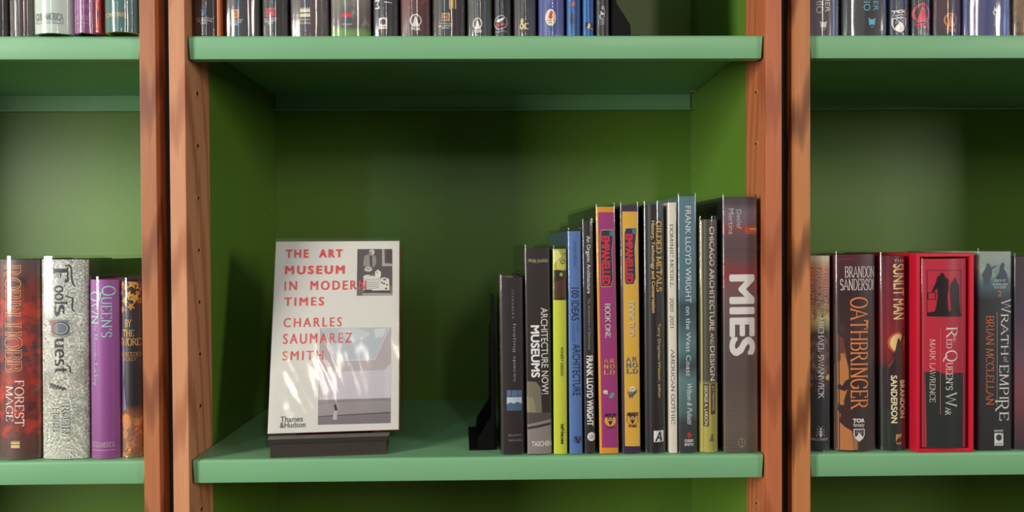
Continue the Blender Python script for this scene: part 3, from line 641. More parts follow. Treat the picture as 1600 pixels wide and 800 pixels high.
# ------------------------------------------------------------------ right bookcase, lower shelf
GR = 'fantasy hardbacks on the lower shelf of the right bookcase'
def hb(label, grp, *a, **k): return spine(label, grp, *a, **k)
b = hb('orange-topped dark spine behind the right post, THE IRON DRAGON\'S DAUGHTER', GR, 1264.6, 1302.4, 1264.6, 1301.4, 400, (60, 60, 62), D=.16, bulge=.003, r=.005, yf=.007,
       stops=([(0, (52, 56, 58)), (.3, (62, 62, 66)), (.38, (96, 74, 76)), (.5, (120, 92, 76)), (.6, (96, 74, 54)), (.68, (226, 206, 140)), (.72, (206, 170, 110)), (.78, (150, 110, 84)), (.86, (208, 140, 104)), (.93, (226, 150, 104)), (1, (238, 226, 190))], .10,
              [((130, 130, 60), .48, .62, (40, 34, 36), .36, .72, .8), ((160, 160, 110), .52, .64, (190, 160, 150), .34, .58, .6)]))
for t, bb in (('THE IRON', (1288.4, 416, 1296.6, 477)), ("DRAGON'S", (1276, 416, 1285.6, 485)), ('DAUGHTER', (1265.4, 416, 1273.8, 485))):
    b.text(t, bb, (168, 52, 44), font='serif', wt=.075, layer=2); b.text(t, bb, (240, 214, 200), font='serif', wt=.015, layer=3)
b.text('MICHAEL SWANWICK', (1278.4, 496, 1289, 623), (244, 242, 236), font='serif', wt=.045)
b.disc(1298, 591, 6.5, 4.5, (236, 200, 70), 2)
b.disc(1283, 680, 2.2, 3.6, WHT, 4, 12); b.disc(1283, 674.4, 1.5, 2, WHT, 4, 10); b.disc(1283, 670.4, 1.5, 1.6, WHT, 4, 10)
for sx in (-1, 1):
    b.curve([(1283 + sx, 669.6), (1283 + sx*3.4, 665.8)], .5, WHT, 4)
    for (ya, yb) in ((673.4, 670.4), (675, 676.2), (676.2, 682.6)): b.curve([(1283 + sx*1.2, ya), (1283 + sx*4.4, (ya+yb)/2 - .8), (1283 + sx*6.4, yb)], .5, WHT, 4)
b.text('MILLENNIUM', (1269.6, 685.2, 1295.4, 688.8), (226, 222, 214), False, 'serif', .02); b.done()

b = hb('thick dark brown OATHBRINGER spine with orange serif title', GR, 1308.6, 1373, 1305.6, 1373.4, 398, (62, 40, 40), D=.165, bulge=.003, r=.006, yf=.004,
       stops=([(0, (70, 58, 52)), (.2, (64, 50, 46)), (.45, (60, 44, 42)), (.6, (70, 44, 44)), (.8, (58, 34, 38)), (1, (84, 40, 48))], .12, [((60, 60, 22), .5, .68, (104, 78, 62), .05, .7, .5)]))
b.poly([(1308, 554), (1322, 552), (1327, 576), (1328, 600), (1320, 628), (1326, 654), (1333, 678), (1334, 704), (1308.8, 704)], (196, 128, 76), 1)
b.poly([(1308, 520), (1320, 530), (1324, 556), (1308, 570)], (112, 66, 48), 1)
b.poly([(1334, 676), (1341, 690), (1341, 703), (1334, 703.5)], (170, 120, 84), 1)
b.poly([(1305.8, 608), (1314, 600), (1318, 604), (1322, 596), (1334, 588), (1334, 600), (1322, 612), (1312, 609)], (66, 42, 40), 2)
b.poly([(1309, 634), (1312, 630), (1317, 634), (1327, 632), (1336, 640), (1336, 676), (1322, 668), (1314, 660), (1316, 648), (1310, 640)], (70, 46, 44), 2)
b.curve([(1306.5, 408), (1320, 405), (1332, 404), (1338, 408)], .9, (150, 50, 56), 2); b.curve([(1344, 414), (1352, 409), (1360, 412)], .8, (130, 44, 50), 2)
b.text('BRANDON', (1321.6, 415.6, 1369, 433.6), (244, 232, 226), False, 'serif', .02); b.text('SANDERSON', (1315, 435.4, 1372.2, 453.4), (244, 232, 226), False, 'serif', .02)
b.text('OATHBRINGER', (1328.6, 464, 1359.4, 640.5), (116, 52, 36), font='serif', wt=.03, layer=3); b.text('OATHBRINGER', (1329, 464.6, 1359, 640), (246, 146, 84), font='serif', wt=.024, layer=5)
b.text('TOR', (1333.2, 654.4, 1352, 660.6), WHT, False, wt=.06); b.text('fantasy', (1334, 661.4, 1351.6, 668.4), WHT, False, wt=.01); tor_shield(b, 1334.6, 670.4, 1352, 690.6, (58, 48, 46)); b.done()

b = hb('maroon spine SUNLIT MAN with raised-arm silhouette before a sun', GR, 1379.4, 1421.6, 1376, 1421, 400, (112, 34, 46), D=.155, bulge=.0035, r=.007, yf=.006,
       stops=([(0, (44, 50, 44)), (.2, (50, 54, 46)), (.42, (64, 44, 40)), (.47, (120, 34, 42)), (.6, (138, 36, 44)), (.8, (118, 32, 46)), (1, (96, 30, 44))], .02, [((80, 80, 24), .5, .7, (150, 50, 54), .5, 1, .4)]))
b.disc(1404.6, 536, 15.5, 17, (206, 92, 62), 2); b.disc(1404.6, 536, 12.5, 14, (244, 206, 140), 3)
b.poly([(1380, 577), (1388, 574), (1396, 558), (1400, 546), (1402, 536), (1404, 529), (1408, 530), (1409.4, 535), (1412.6, 524), (1414.6, 511), (1416.8, 512), (1416, 528), (1415, 552), (1416.4, 566), (1421, 580), (1421, 640), (1380, 640)], (50, 38, 38), 4)
b.poly([(1390, 572), (1398, 556), (1396, 566), (1391, 576)], (150, 52, 66), 5); b.curve([(1406, 545), (1410, 552), (1412, 570)], 1.2, (128, 52, 66), 5)
b.text('THE', (1397, 405.6, 1417, 409.4), (236, 190, 150), False, 'sans', 0)
b.text('SUNLIT MAN', (1396, 412.6, 1417, 499), (244, 218, 156), wt=.02); b.text('BRANDON', (1408, 594.8, 1417.4, 654), (240, 228, 190), wt=.03, layer=5); b.text('SANDERSON', (1393, 586.8, 1403, 661.4), (240, 228, 190), wt=.03, layer=5)
b.rect(1400.4, 679, 1412, 690, (196, 150, 100), 3); b.poly([(1401, 690), (1405, 684), (1408, 685), (1412, 681), (1412, 690)], (48, 44, 40), 4); b.text('TOR', (1401, 691.8, 1411.4, 695), (214, 190, 150), False, wt=.03); b.done()

# red slipcase with its book
p0, p1 = at(1431.6, 707, .000), at(1521.4, 707, .000); pt = at(1470, 395.5, 0)
cw = p1.x - p0.x; ch = pt.z; RED = (206, 26, 52)
sl = empty('slipcase', ((p0.x+p1.x)/2, 0, .0002)); tag(sl, 'bright red slipcase open at the front, holding THE RED QUEEN\'S WAR', 'slipcase')
bm = bmesh.new(); th = .0046; dd = .19
box(bm, -cw/2, -cw/2 + th, 0, dd, 0, ch, bev=.0006); box(bm, cw/2 - th, cw/2, 0, dd, 0, ch, bev=.0006)
box(bm, -cw/2 + th, cw/2 - th, .0004, dd, 0, th, bev=.0004); box(bm, -cw/2 + th, cw/2 - th, .0004, dd, ch - th, ch, bev=.0004); box(bm, -cw/2 + th, cw/2 - th, dd - th, dd, th, ch - th)
obj('case', bm, plain(RED, .4), sl)
b = Book('book', 'red and black jacketed book with cloaked silhouettes, inside the red slipcase', 'book', GR, cw - 2*th - .0012, ch - 2*th - .003, .17, ((p0.x+p1.x)/2, -.0055, th + .0008), (0, 0, 0), .005, plain((196, 44, 66), .45), (196, 44, 66), r=.008, sl_up=.002)
b.poly([(1440, 581), (1452, 583), (1466, 580), (1480, 586), (1496, 583), (1513, 584), (1517, 584), (1517, 703), (1440, 703)], (44, 50, 46), 1)
b.ring(0, 0, 0, 0, 0, INK) if False else None
for l_ in ((1453, 422.6, 1506, 422.6), (1506, 422.6, 1506, 494), (1453, 494, 1506, 494), (1453, 422.6, 1453, 494)): b.line(*l_, .9, (70, 20, 30), 2)
b.poly([(1453, 495), (1453, 489), (1463, 487), (1465, 478), (1467, 462), (1466, 450), (1461, 458), (1459, 455), (1465, 440), (1466, 433), (1470, 430), (1471, 427), (1474, 426), (1476.4, 429), (1477, 432), (1483, 437), (1483, 452), (1481, 462), (1482, 478), (1484, 487), (1487, 486), (1486, 470), (1485, 452), (1487, 442), (1491, 438), (1491.6, 434.6), (1494, 433.6), (1496, 436), (1497, 440), (1501, 446), (1502, 466), (1503, 480), (1504, 489), (1506, 491), (1506, 495)], (34, 18, 24), 3)
for l_ in ((1454, 458, 1464, 457), (1454, 458, 1454, 468), (1454, 468, 1464, 468), (1464, 457, 1464, 468)): b.line(*l_, 1.2, (34, 18, 24), 4)
b.line(1470.6, 512, 1470.6, 648, .6, (220, 130, 130), 3)
b.text('R', (1479.2, 511.4, 1498, 528.6), (244, 228, 222), font='serif', wt=.02); b.text('ED', (1479.4, 530, 1488.6, 544.6), (244, 228, 222), font='serif', wt=.03); b.text('THE', (1490.4, 521, 1495.4, 534), (244, 222, 218), font='serif', wt=.03)
b.text('Q', (1474, 547.6, 1498, 566), (244, 228, 222), font='serif', wt=.02); b.text("UEEN'S", (1478.6, 567, 1490, 609.6), (240, 232, 226), font='serif', wt=.025)
b.text('W', (1477.6, 613, 1497, 636.6), (244, 240, 234), font='serif', wt=.02); b.text('AR', (1477.6, 636.8, 1487, 649), (240, 236, 230), font='serif', wt=.03)
b.text('MARK LAWRENCE', (1456.2, 531, 1464, 629.6), (236, 224, 216), font='serif', wt=.01); b.text('UBIK', (1472, 674, 1483, 677.4), (24, 24, 22), False) if False else None; b.done()

b = hb('slate spine WRATH of EMPIRE with misty figures at its top', GR, 1529, 1584, 1529.2, 1583.6, 393.5, (52, 52, 54), D=.16, bulge=.001, yf=.004,
       stops=([(0, (48, 48, 48)), (.6, (54, 54, 56)), (.76, (50, 54, 58)), (.83, (84, 104, 112)), (.87, (112, 140, 144)), (.95, (150, 168, 160)), (1, (156, 170, 158))], .02, [((50, 50, 50), .5, .66, (206, 206, 170), .88, 1, .6)]))
b.poly([(1535, 430), (1540, 421), (1543, 416), (1542, 413), (1545, 411), (1548, 414), (1549, 418), (1558, 414), (1558, 416), (1551, 421), (1551, 430), (1548, 436), (1547, 446), (1538, 446), (1538, 436)], (76, 92, 100), 2)
b.poly([(1556, 434), (1562, 426), (1563, 417), (1566, 411), (1569, 410), (1571, 414), (1570, 420), (1574, 426), (1576, 434), (1578, 446), (1562, 442)], (58, 76, 92), 2)
b.text('GODS OF', (1554, 436.6, 1573, 440), (220, 224, 222), False, 'serif', .03); b.text('BLOOD AND', (1551.6, 442.4, 1576, 446), (220, 224, 222), False, 'serif', .03); b.text('POWDER', (1554.4, 447.4, 1573, 451), (220, 224, 222), False, 'serif', .03)
b.text('2', (1560.4, 454.4, 1566, 463), (222, 130, 96), False, 'sans')
b.text('W', (1564.4, 466.6, 1583, 490), (240, 238, 234), font='serif', wt=.015); b.text('RATH', (1564.8, 490.8, 1577.4, 555), (240, 238, 234), font='serif', wt=.015); b.text('of', (1569, 557.6, 1576.4, 567), (240, 238, 234), font='serif', shear=.1)
b.text('EMPI', (1562.4, 570.6, 1577.6, 624), (240, 238, 234), font='serif', wt=.015); b.text('R', (1556, 625, 1577.6, 643), (240, 238, 234), font='serif', wt=.01); b.text('E', (1562.4, 644, 1577.6, 657.6), (240, 238, 234), font='serif', wt=.015)
b.text('BRIAN MCCLELLAN', (1541.6, 493.6, 1554.4, 633), (222, 118, 66), font='serif', wt=.015); b.line(1558.8, 487, 1558.8, 636, .7, (170, 168, 160), 3)
b.text('FANTASY', (1554.4, 672, 1568.8, 674.8), WHT, False, wt=.03); orbit_mark(b, 1554.6, 677, 1568.6, 696.6, (46, 74, 82), (140, 130, 110)); b.done()
b = hb('purple-grey spine at the right edge of the photo, beside the WRATH of EMPIRE book', GR, 1587.4, 1632, 1587.4, 1632, 401, (86, 74, 84), D=.15, bulge=.002, yf=.006,
       stops=([(0, (66, 56, 60)), (.3, (130, 76, 84)), (.5, (110, 80, 96)), (.7, (80, 70, 84)), (1, (74, 66, 72))], .1)); b.text('Book', (1596, 689, 1606, 694), WHT, False) if False else None; b.done()

# ------------------------------------------------------------------ left bookcase, lower shelf
GL = 'fantasy hardbacks on the lower shelf of the left bookcase'
b = hb('red and dark flame-patterned FOREST MAGE spine with gold outlined lettering', GL, -10, 57.4, -12, 56.4, 406, (120, 50, 44), D=.16, bulge=.004, r=.007, yf=.004,
       stops=([(0, (92, 74, 66)), (.1, (110, 70, 60)), (.2, (126, 56, 48)), (.4, (150, 58, 48)), (.55, (84, 66, 74)), (.7, (128, 58, 50)), (.85, (140, 62, 50)), (1, (96, 84, 84))], .12,
              [((46, 46, 60), .46, .6, (214, 70, 52), .12, .8, .8), ((60, 60, 40), .52, .66, (52, 44, 52), 0, 1, .8), ((40, 40, 30), .58, .7, (132, 148, 170), .35, 1, .6)]))
for (t, bb) in (('R', (2.5, 414, 32, 433)), ('OBIN', (5, 434, 32, 495)), ('HOBB', (4.5, 505, 33.5, 582))):
    b.text(t, bb, (240, 196, 130), font='serif', wt=.065, layer=3); b.text(t, (bb[0]+1, bb[1]+.8, bb[2]-1, bb[3]-.8), (150, 52, 50), font='serif', wt=.025, layer=5)
b.text('FOREST', (22, 594.6, 36.6, 667), (244, 240, 234), font='serif', wt=.02); b.text('MAGE', (6.6, 603.6, 20.4, 659), (244, 240, 234), font='serif', wt=.02)
flames(b, 16, 688, 30, 694.4, (222, 206, 140)); b.rect(16, 695.6, 30, 700.6, (222, 206, 140), 3); b.done()
b = hb('silver glittery thick FOOL\'S QUEST spine with dark blackletter title', GL, 59.4, 135.6, 58, 132.4, 406, (184, 184, 174), D=.165, bulge=.003, r=.006, yf=.005, side=(54, 60, 56),
       stops=([(0, (190, 194, 176)), (.3, (176, 178, 164)), (.6, (196, 196, 184)), (1, (178, 182, 178))], .1,
              [((420, 420, 420), .5, .56, (246, 246, 232), 0, 1, .95), ((380, 380, 380), .55, .62, (110, 116, 108), 0, 1, .8), ((32, 32, 22), .5, .6, (150, 150, 138), 0, .9, .55)]))
SD = (58, 58, 56)
b.text('F', (82, 418, 106, 442), SD, font='serif', wt=.05); b.curve([(101, 416), (107, 413.4), (110, 420), (111, 440), (115, 448)], 1.8, SD, 4)
b.text('ool', (84, 446, 104, 476), SD, font='serif', wt=.05); b.text('s', (83.6, 476, 100, 494), SD, font='serif', wt=.05); b.curve([(102, 462), (112, 466), (111, 482), (114, 487)], 1.8, SD, 4)
b.poly([(72, 499.5), (108, 499.5), (104, 510), (110, 524), (102, 528), (76, 526), (79, 514)], (150, 150, 142), 1); b.poly([(74, 501), (86, 501), (84, 524), (77, 522), (80, 512)], (146, 96, 90), 2); b.poly([(88, 501), (106, 501), (103, 510), (107, 523), (90, 525)], (112, 122, 140), 2)
b.ring(94, 513.4, 13.4, 10.4, 2, (66, 68, 74), 4); b.ring(94, 513.4, 11.4, 8.6, .8, (222, 222, 210), 5); b.curve([(80, 520), (74, 540), (72, 560), (78, 576), (86, 568), (74, 548), (66, 530), (67, 516)], 1, (226, 226, 214), 2)
b.text('uest', (84, 528, 103, 583), SD, font='serif', wt=.05); b.curve([(103, 570), (108, 574), (109, 583)], 1.6, SD, 4)
for k in range(5): b.poly([(76 + k*5, 600 + k*1.6), (80 + k*5, 598.6 + k*1.5), (83 + k*5, 606 + k*1.2)], (74, 74, 70), 4); b.poly([(76 + k*5, 601 + k*1.6), (82 + k*4.6, 603.4 + k*1.5), (76 + k*4.6, 608 + k*.8)], (98, 98, 92), 3)
b.line(73, 600, 102, 609, .9, (74, 74, 70), 4)
b.text('ROBIN', (95.4, 632, 108.6, 680), (70, 74, 70), font='serif', wt=.09, layer=2); b.text('ROBIN', (95.8, 632, 108.2, 680), (240, 242, 234), font='serif', wt=.015, layer=4)
b.text('HOBB', (80, 636, 92, 677), (70, 74, 70), font='serif', wt=.09, layer=2); b.text('HOBB', (80.4, 636, 91.6, 677), (240, 242, 234), font='serif', wt=.015, layer=4); b.done()
b = hb('shiny purple QUEEN\'S OWN spine with pale teal title', GL, 136.6, 183.6, 134, 182, 437.5, (158, 84, 158), D=.155, bulge=.003, r=.006, yf=.005,
       stops=([(0, (150, 84, 146)), (.5, (160, 86, 160)), (1, (166, 92, 168))], .04))
TL_ = (170, 222, 214)
b.text('Q', (154.6, 446.6, 177.6, 463), TL_, font='serif', wt=.03); b.text("UEEN'S", (157, 464, 173, 527.5), TL_, font='serif', wt=.03); b.text('O', (136.8, 455.6, 157, 471), TL_, font='serif', wt=.03); b.text('WN', (138.6, 472, 153, 507), TL_, font='serif', wt=.03)
b.text('by Mercedes Lackey'.replace('M', 'm').replace('L', 'l') if False else 'by', (142.6, 508.6, 151, 518), (160, 200, 214), font='serif', wt=.03); b.text('M', (144, 522, 152, 531.4), (160, 200, 214), font='serif', wt=.03); b.text('ercedes', (143.6, 532, 150, 564), (160, 200, 214), font='serif', wt=.03)
b.text('L', (144, 568, 152, 574), (160, 200, 214), font='serif', wt=.03); b.text('ackey', (142, 575, 151.6, 604), (160, 200, 214), font='serif', wt=.03)
guild(b, 141, 689.6, 176.6, 699.4, (222, 190, 220), False); b.done()
b = hb('leaf-topped dark spine BY THE SWORD against the left bookcase post', GL, 185, 219.6, 183.4, 217.8, 440, (60, 54, 60), D=.15, bulge=.002, r=.005, yf=.010,
       stops=([(0, (150, 110, 76)), (.14, (160, 108, 80)), (.24, (150, 96, 62)), (.30, (50, 44, 50)), (.8, (62, 56, 64)), (1, (70, 58, 54))], .1,
              [((90, 90, 60), .46, .56, (214, 150, 96), 0, .22, .9), ((120, 120, 90), .52, .6, (196, 120, 130), 0, .2, .8)]))
for (lx, ly, lr) in ((187, 445, 7), (196, 449, 6), (206, 443, 8), (215, 448, 6), (200, 461, 7), (209, 466, 8), (194, 470, 6), (216, 470, 5), (190, 484, 5), (204, 479, 6), (187, 458, 4), (213, 458, 4)):
    pts = []
    for k in range(10):
        a = math.pi*2*k/10 + lx; rr = lr*(1.0 if k % 2 == 0 else .5); pts.append((min(219, max(184, lx + rr*math.cos(a))), max(440.5, ly + rr*math.sin(a)*1.15)))
    b.poly(pts, ((224, 160, 64), (206, 138, 56), (232, 178, 84))[int(lx) % 3], 2 + int(ly) % 3); b.line(lx - lr*.5, ly - 2, lx + lr*.4, ly + 3, .5, (150, 92, 40), 5)
b.poly([(184.5, 506), (190, 520), (193, 560), (191, 600), (196, 640), (185, 646)], (132, 116, 172), 1); b.line(185, 608, 196, 603, 1, (120, 70, 120), 2); b.line(185, 612, 196, 607, .8, (120, 70, 120), 2)
for k in range(7):
    x = 189 + (k*11) % 28; y = 655 + k*8; b.curve([(x-4, y), (x, y-5), (x+5, y-2), (x+3, y+4), (x-2, y+6)], 1.2, ((226, 170, 110), (220, 150, 140), (200, 96, 44))[k % 3], 3)
b.poly([(188, 655), (194, 646), (202, 650), (205, 662), (198, 672), (190, 668)], (216, 140, 66), 2)
b.rect(198, 700, 206, 707, (190, 60, 90), 3); b.disc(202, 703.4, 2.6, 2.6, (240, 170, 60), 4)
OY = (238, 184, 84)
b.text('BY', (194, 499.4, 205, 511), OY, False, 'serif', .04); b.text('THE', (190, 515, 208.4, 526), OY, False, 'serif', .04); b.text('SWORD', (184.6, 528.4, 218.6, 541), OY, False, 'serif', .04)
b.text('MERCEDES', (186, 550.4, 218.6, 557), (226, 170, 90), False, 'serif', .02); b.text('LACKEY', (189, 558.8, 212, 564), (226, 170, 90), False, 'serif', .02); b.done()

# ------------------------------------------------------------------ middle bookcase, upper shelf: dark jackets in shiny sleeves
GU = 'science fiction hardbacks on the upper shelf of the middle bookcase'
def up(label, x0, x1, base, H=.235, yf=.005, grp=GU, bulge=.004, r=.007, **k): return spine(label, grp, x0, x1, 0, 0, 0, base, yf=yf, z=Z1, H=H, bulge=bulge, r=r, **k)
b = up('dark navy spine with a blue publisher square, leftmost on the middle upper shelf', 298.6, 338.2, (40, 38, 46)); del_rey(b, 309, 9.4, 320.6, 23, (62, 84, 140), (40, 38, 46), (303.7, 331), 26, 37); b.done()
b = up('very thin orange booklet between two dark spines on the upper shelf', 338.9, 344.4, (196, 98, 52), bulge=.0003, r=.0006, sleeve=False, H=.21); b.done('cover')
b = up('dark grey spine with an orange publisher square on the upper shelf', 345, 404, (48, 50, 54)); del_rey(b, 359.4, 14, 373, 27.8, (232, 156, 84), (48, 46, 48), (351, 379), 29, 39.4); b.done()
b = up('dark grey spine with a red publisher square on the upper shelf', 405, 448, (50, 48, 48), H=.228); del_rey(b, 414, 11.5, 428.8, 25, (220, 66, 78), (50, 46, 48), (410.6, 433), 27, 37); b.done()
b = up('dark brown-purple spine with cream flame logo and scratchy feather art', 449.4, 512, (66, 56, 58), stops=([(0, (76, 64, 62)), (.1, (84, 70, 70)), (1, (50, 44, 60))], .05, [((90, 90, 26), .54, .66, (150, 132, 140), 0, 1, .6)]))
flames(b, 468, 9, 484.3, 18.6, (232, 226, 196)); b.rect(468, 20, 484.3, 26, (232, 226, 196), 3)
for k in range(5): b.disc(469.6 + 3.2*k, 20, 1.6, .9, (84, 70, 70), 4, 8)
b.text('Harper', (468, 28, 484.6, 32.4), WHT, False, 'sans', .0); b.text('Collins', (468, 33, 484.6, 37), WHT, False, 'sans', .0); b.done()
b = up('misty grey-green spine with a red flame logo and a mossy foot', 513, 579, (110, 112, 100), stops=([(0, (120, 150, 80)), (.02, (110, 160, 70)), (.05, (96, 82, 76)), (.12, (100, 90, 84)), (.3, (140, 146, 130)), (1, (92, 96, 92))], .08, [((60, 60, 22), .5, .64, (190, 196, 180), .06, 1, .8), ((70, 70, 30), .56, .66, (46, 44, 46), .1, 1, .7)]))
flames(b, 533, 16, 549, 26, (222, 52, 56)); b.rect(536, 26.6, 549, 34, (74, 78, 112), 3); b.text('Harper', (534.6, 35.4, 550, 40), (214, 208, 190), False); b.done()
b = up('near-black spine with a white square and black dot logo', 580, 622, (46, 50, 58)); orbit_mark(b, 591, 27, 604.7, 44.5, (34, 34, 38), (196, 60, 50))
b.text('M', (584.6, -2, 592.6, 12), WHT, wt=0); b.line(600, 2.6, 611.6, 2.6, 1.4, WHT, 3); b.done()
b = up('dark red-brown spine with a white arched mountain logo', 623, 672.4, (70, 42, 40), stops=([(0, (86, 58, 54)), (.1, (96, 52, 46)), (.3, (110, 50, 44)), (1, (70, 40, 40))], .06, [((90, 90, 60), .55, .66, (190, 66, 54), .12, 1, .7)])); tor_mark(b, 639.8, 21.4, 658.6, 41, WHT, None, (641.4, 42.3, 657, 47)); b.done()
b = up('dark spine with a tan outlined publisher square and yellow letters', 673.4, 727.4, (54, 48, 46)); b.rect(690, 19.7, 702.6, 32.5, (224, 170, 120), 2)
b.text('DEL', (691, 20.8, 701.6, 25.4), (60, 44, 40), False, wt=.04); b.text('REY', (691, 26.8, 701.6, 31.4), (60, 44, 40), False, wt=.04); b.text('A Del Rey Book', (686, 34.6, 708, 37.6), WHT, False, layer=4); b.text('BALLANTINE', (684.6, 38.4, 707, 41), WHT, False, layer=4); b.text('BOOKS', (690, 42, 702, 44.6), WHT, False, layer=4)
b.text('E', (701.6, -9, 712.6, 13.4), (238, 196, 110), wt=.03); b.done()
b = up('dark green forest spine with a white arched mountain logo', 728.4, 770, (56, 62, 54), stops=([(0, (60, 64, 58)), (1, (58, 74, 54))], .05, [((80, 80, 40), .52, .64, (110, 126, 96), .1, 1, .7)])); tor_mark(b, 738.6, 27, 753.6, 45, WHT, None, (740, 46, 753.4, 50.4)); b.done()
b = up('black spine with a round white-ringed logo with red lettering inside', 771, 800, (44, 40, 42)); b.ring(782.4, 33.7, 10.4, 11, .9, WHT, 3); b.poly([(775, 32), (778, 27), (782, 29), (790, 25), (786, 31), (780, 33)], WHT, 3); b.text('BAEN', (775, 34.6, 790, 39.4), (214, 62, 62), False, wt=.05); b.text('SCIENCE FICTION', (774, 47, 792, 49), WHT, False); b.done()
b = up('charcoal spine with a cream ampersand-like emblem', 801, 839.4, (48, 46, 48)); b.text('&', (812, 28.4, 821, 45), (224, 206, 140), False, 'serif', .06); b.text('c', (819, 35, 826.6, 45.4), (224, 206, 140), False, 'serif', .06); b.done()
b = up('royal blue spine with an oval cream badge', 840.4, 884.2, (74, 80, 164), stops=([(0, (70, 84, 150)), (1, (84, 78, 170))], .02)); b.disc(860.6, 26.6, 8.4, 13.2, (234, 222, 190), 3); b.poly([(857, 25), (859, 19), (862, 16), (865, 18), (863, 23), (865, 27), (861, 29), (858, 29)], (204, 62, 52), 4); b.text('HEROS', (854.6, 30.6, 866.6, 33.4), (90, 60, 70), False, wt=.02) if False else None; b.line(854.6, 31.6, 866.6, 31.6, 1, (90, 60, 70), 4); b.line(857, 35, 864.4, 35, 1, (90, 60, 70), 4); b.done()
b = up('bright blue spine with a small faded red and dark badge', 885.2, 909.4, (46, 96, 158), H=.225); b.poly([(893, 3), (898, 1), (900, 5), (896, 9), (892, 7)], (190, 84, 84), 3); b.rect(892, 19, 899, 37, (40, 66, 108), 2); b.done()
b = up('bright blue spine with a tiny orange and black logo box', 910.4, 930, (34, 104, 176), H=.215); b.rect(914.6, 33.4, 928, 44.4, (40, 40, 44), 3); b.poly([(918, 43.6), (919.6, 37), (922, 35), (923.4, 38), (922.6, 43.6)], WHT, 4); b.poly([(917, 43.6), (927.6, 43.6), (927.6, 42.4), (917, 42.4)], (230, 180, 130), 5); b.done()
b = up('slim dark spine with a white scroll emblem, beside the upper bookend', 931, 954.6, (56, 50, 52), H=.222, r=.005); b.ring(942.6, 17.6, 3.6, 4.6, 1.2, WHT, 3, 20, -60, 200); b.ring(941.6, 24.2, 4, 4.4, 1.2, WHT, 4, 20, 120, 400); b.ring(943, 11.6, 2.4, 2.6, .9, WHT, 3)
for k in range(3): b.text(('SPEC', 'TRA', 'SF')[k], (939, 28.6 + 4*k, 946, 31.4 + 4*k), (190, 184, 180), False) if False else b.line(938.6, 29.6 + 3.6*k, 946.6, 29.6 + 3.6*k, 1.1, (180, 174, 170), 3)
b.done()

# ------------------------------------------------------------------ left bookcase, upper shelf
GUL = 'hardbacks on the upper shelf of the left bookcase'
b = up('black spine at the top left corner of the photo', -40, 5.6, (20, 21, 26), grp=GUL); b.done()
b = up('grey-brown spine with pale downward lettering, left of the mint-white spine', 6.4, 44.4, (98, 86, 86), grp=GUL); b.text('HYPERION', (20, -24, 24.8, 42), (176, 170, 168), font='serif'); b.done()
b = up('pale mint-white spine with condensed black lettering and a ruled line', 45.2, 107.6, (204, 216, 204), grp=GUL, yf=-.010, H=.24); guild(b, 51.6, 17.6, 95.6, 31, (50, 54, 52)); b.done()
b = up('purple spine between the mint-white spine and the thin red book', 108.4, 146.4, (150, 86, 146), grp=GUL, yf=-.012, H=.215); b.rect(113, 5, 137, 11.6, (170, 110, 166), 1); guild(b, 111.4, 20.6, 139, 31, (208, 160, 202), False); b.line(112, 34.4, 139, 34.4, .6, (208, 160, 202), 3); b.done()
b = up('very thin salmon red book on the upper shelf of the left bookcase', 147.2, 155, (222, 88, 84), grp=GUL, yf=-.012, bulge=.0004, r=.001, H=.21); b.poly([(148.8, 17), (151, 16), (153, 20), (151.6, 27), (149, 26)], (50, 34, 36), 3); b.done()
b = up('dark teal spine with gold lettering against the left bookcase post', 156, 209.6, (66, 112, 104), grp=GUL, yf=-.016, H=.24, pages=plain((222, 208, 150), .8), side=(206, 196, 140)); b.text('OXFORD', (161.4, 18.8, 195.6, 25.2), (236, 196, 136), False, 'serif', .04); b.done()

# ------------------------------------------------------------------ right bookcase, upper shelf
GUR = 'fantasy hardbacks on the upper shelf of the right bookcase'
def daw(b, x0, y0, x1, y1, c):
    w_, h_ = x1-x0, y1-y0; b.poly([(x0, y0), (x0+w_*.3, y0+h_*.18), (x0+w_*.7, y0+h_*.18), (x1, y0), (x0+w_*.86, y1-h_*.2), (x0+w_*.74, y1-h_*.2), (x0+w_*.5, y0+h_*.7), (x0+w_*.26, y1-h_*.2), (x0+w_*.14, y1-h_*.2)], c, 3)
    b.line(x0+w_*.25, y1-h_*.04, x1-w_*.25, y1-h_*.04, .9, c, 3)
b = up('dusky purple spine with pale lettering above a white bird-like logo', 1261.6, 1317.4, (84, 74, 80), grp=GUR); b.text('CHRISTOPHER', (1289.8, -78, 1298, 18.4), (222, 216, 214)); b.text('RUOCCHIO', (1276.6, -60, 1286.4, 20), (222, 216, 214)); daw(b, 1281.6, 32, 1292.6, 45.6, (228, 224, 216)); b.done()
b = up('near-black wide spine with cyan lettering and logo', 1318.8, 1391.8, (52, 54, 56), grp=GUR, H=.24, bulge=.0015, r=.009); b.text('CHRISTOPHER', (1365.4, -78, 1373.6, 16), (112, 188, 214)); b.text('RUOCCHIO', (1350, -62, 1360.6, 16.4), (112, 188, 214)); daw(b, 1357.4, 27, 1369, 41.8, (112, 188, 214)); b.done()
b = up('navy blue spine with a white shield logo', 1393, 1427.4, (42, 50, 76), grp=GUR); b.text('TOR', (1397.4, 14.4, 1419, 19.6), WHT, False, wt=.07); b.text('Fantasy', (1399, 20.6, 1418, 25), WHT, False, wt=.01); tor_shield(b, 1397.4, 26, 1419, 50.4, (44, 52, 76)); b.done()
b = up('black spine with a large red mountain logo', 1428.4, 1461.2, (44, 38, 40), grp=GUR); tor_mark(b, 1430.4, 4, 1457.6, 33.6, (218, 52, 74), None, (1434, 35.4, 1457, 43)); b.done()
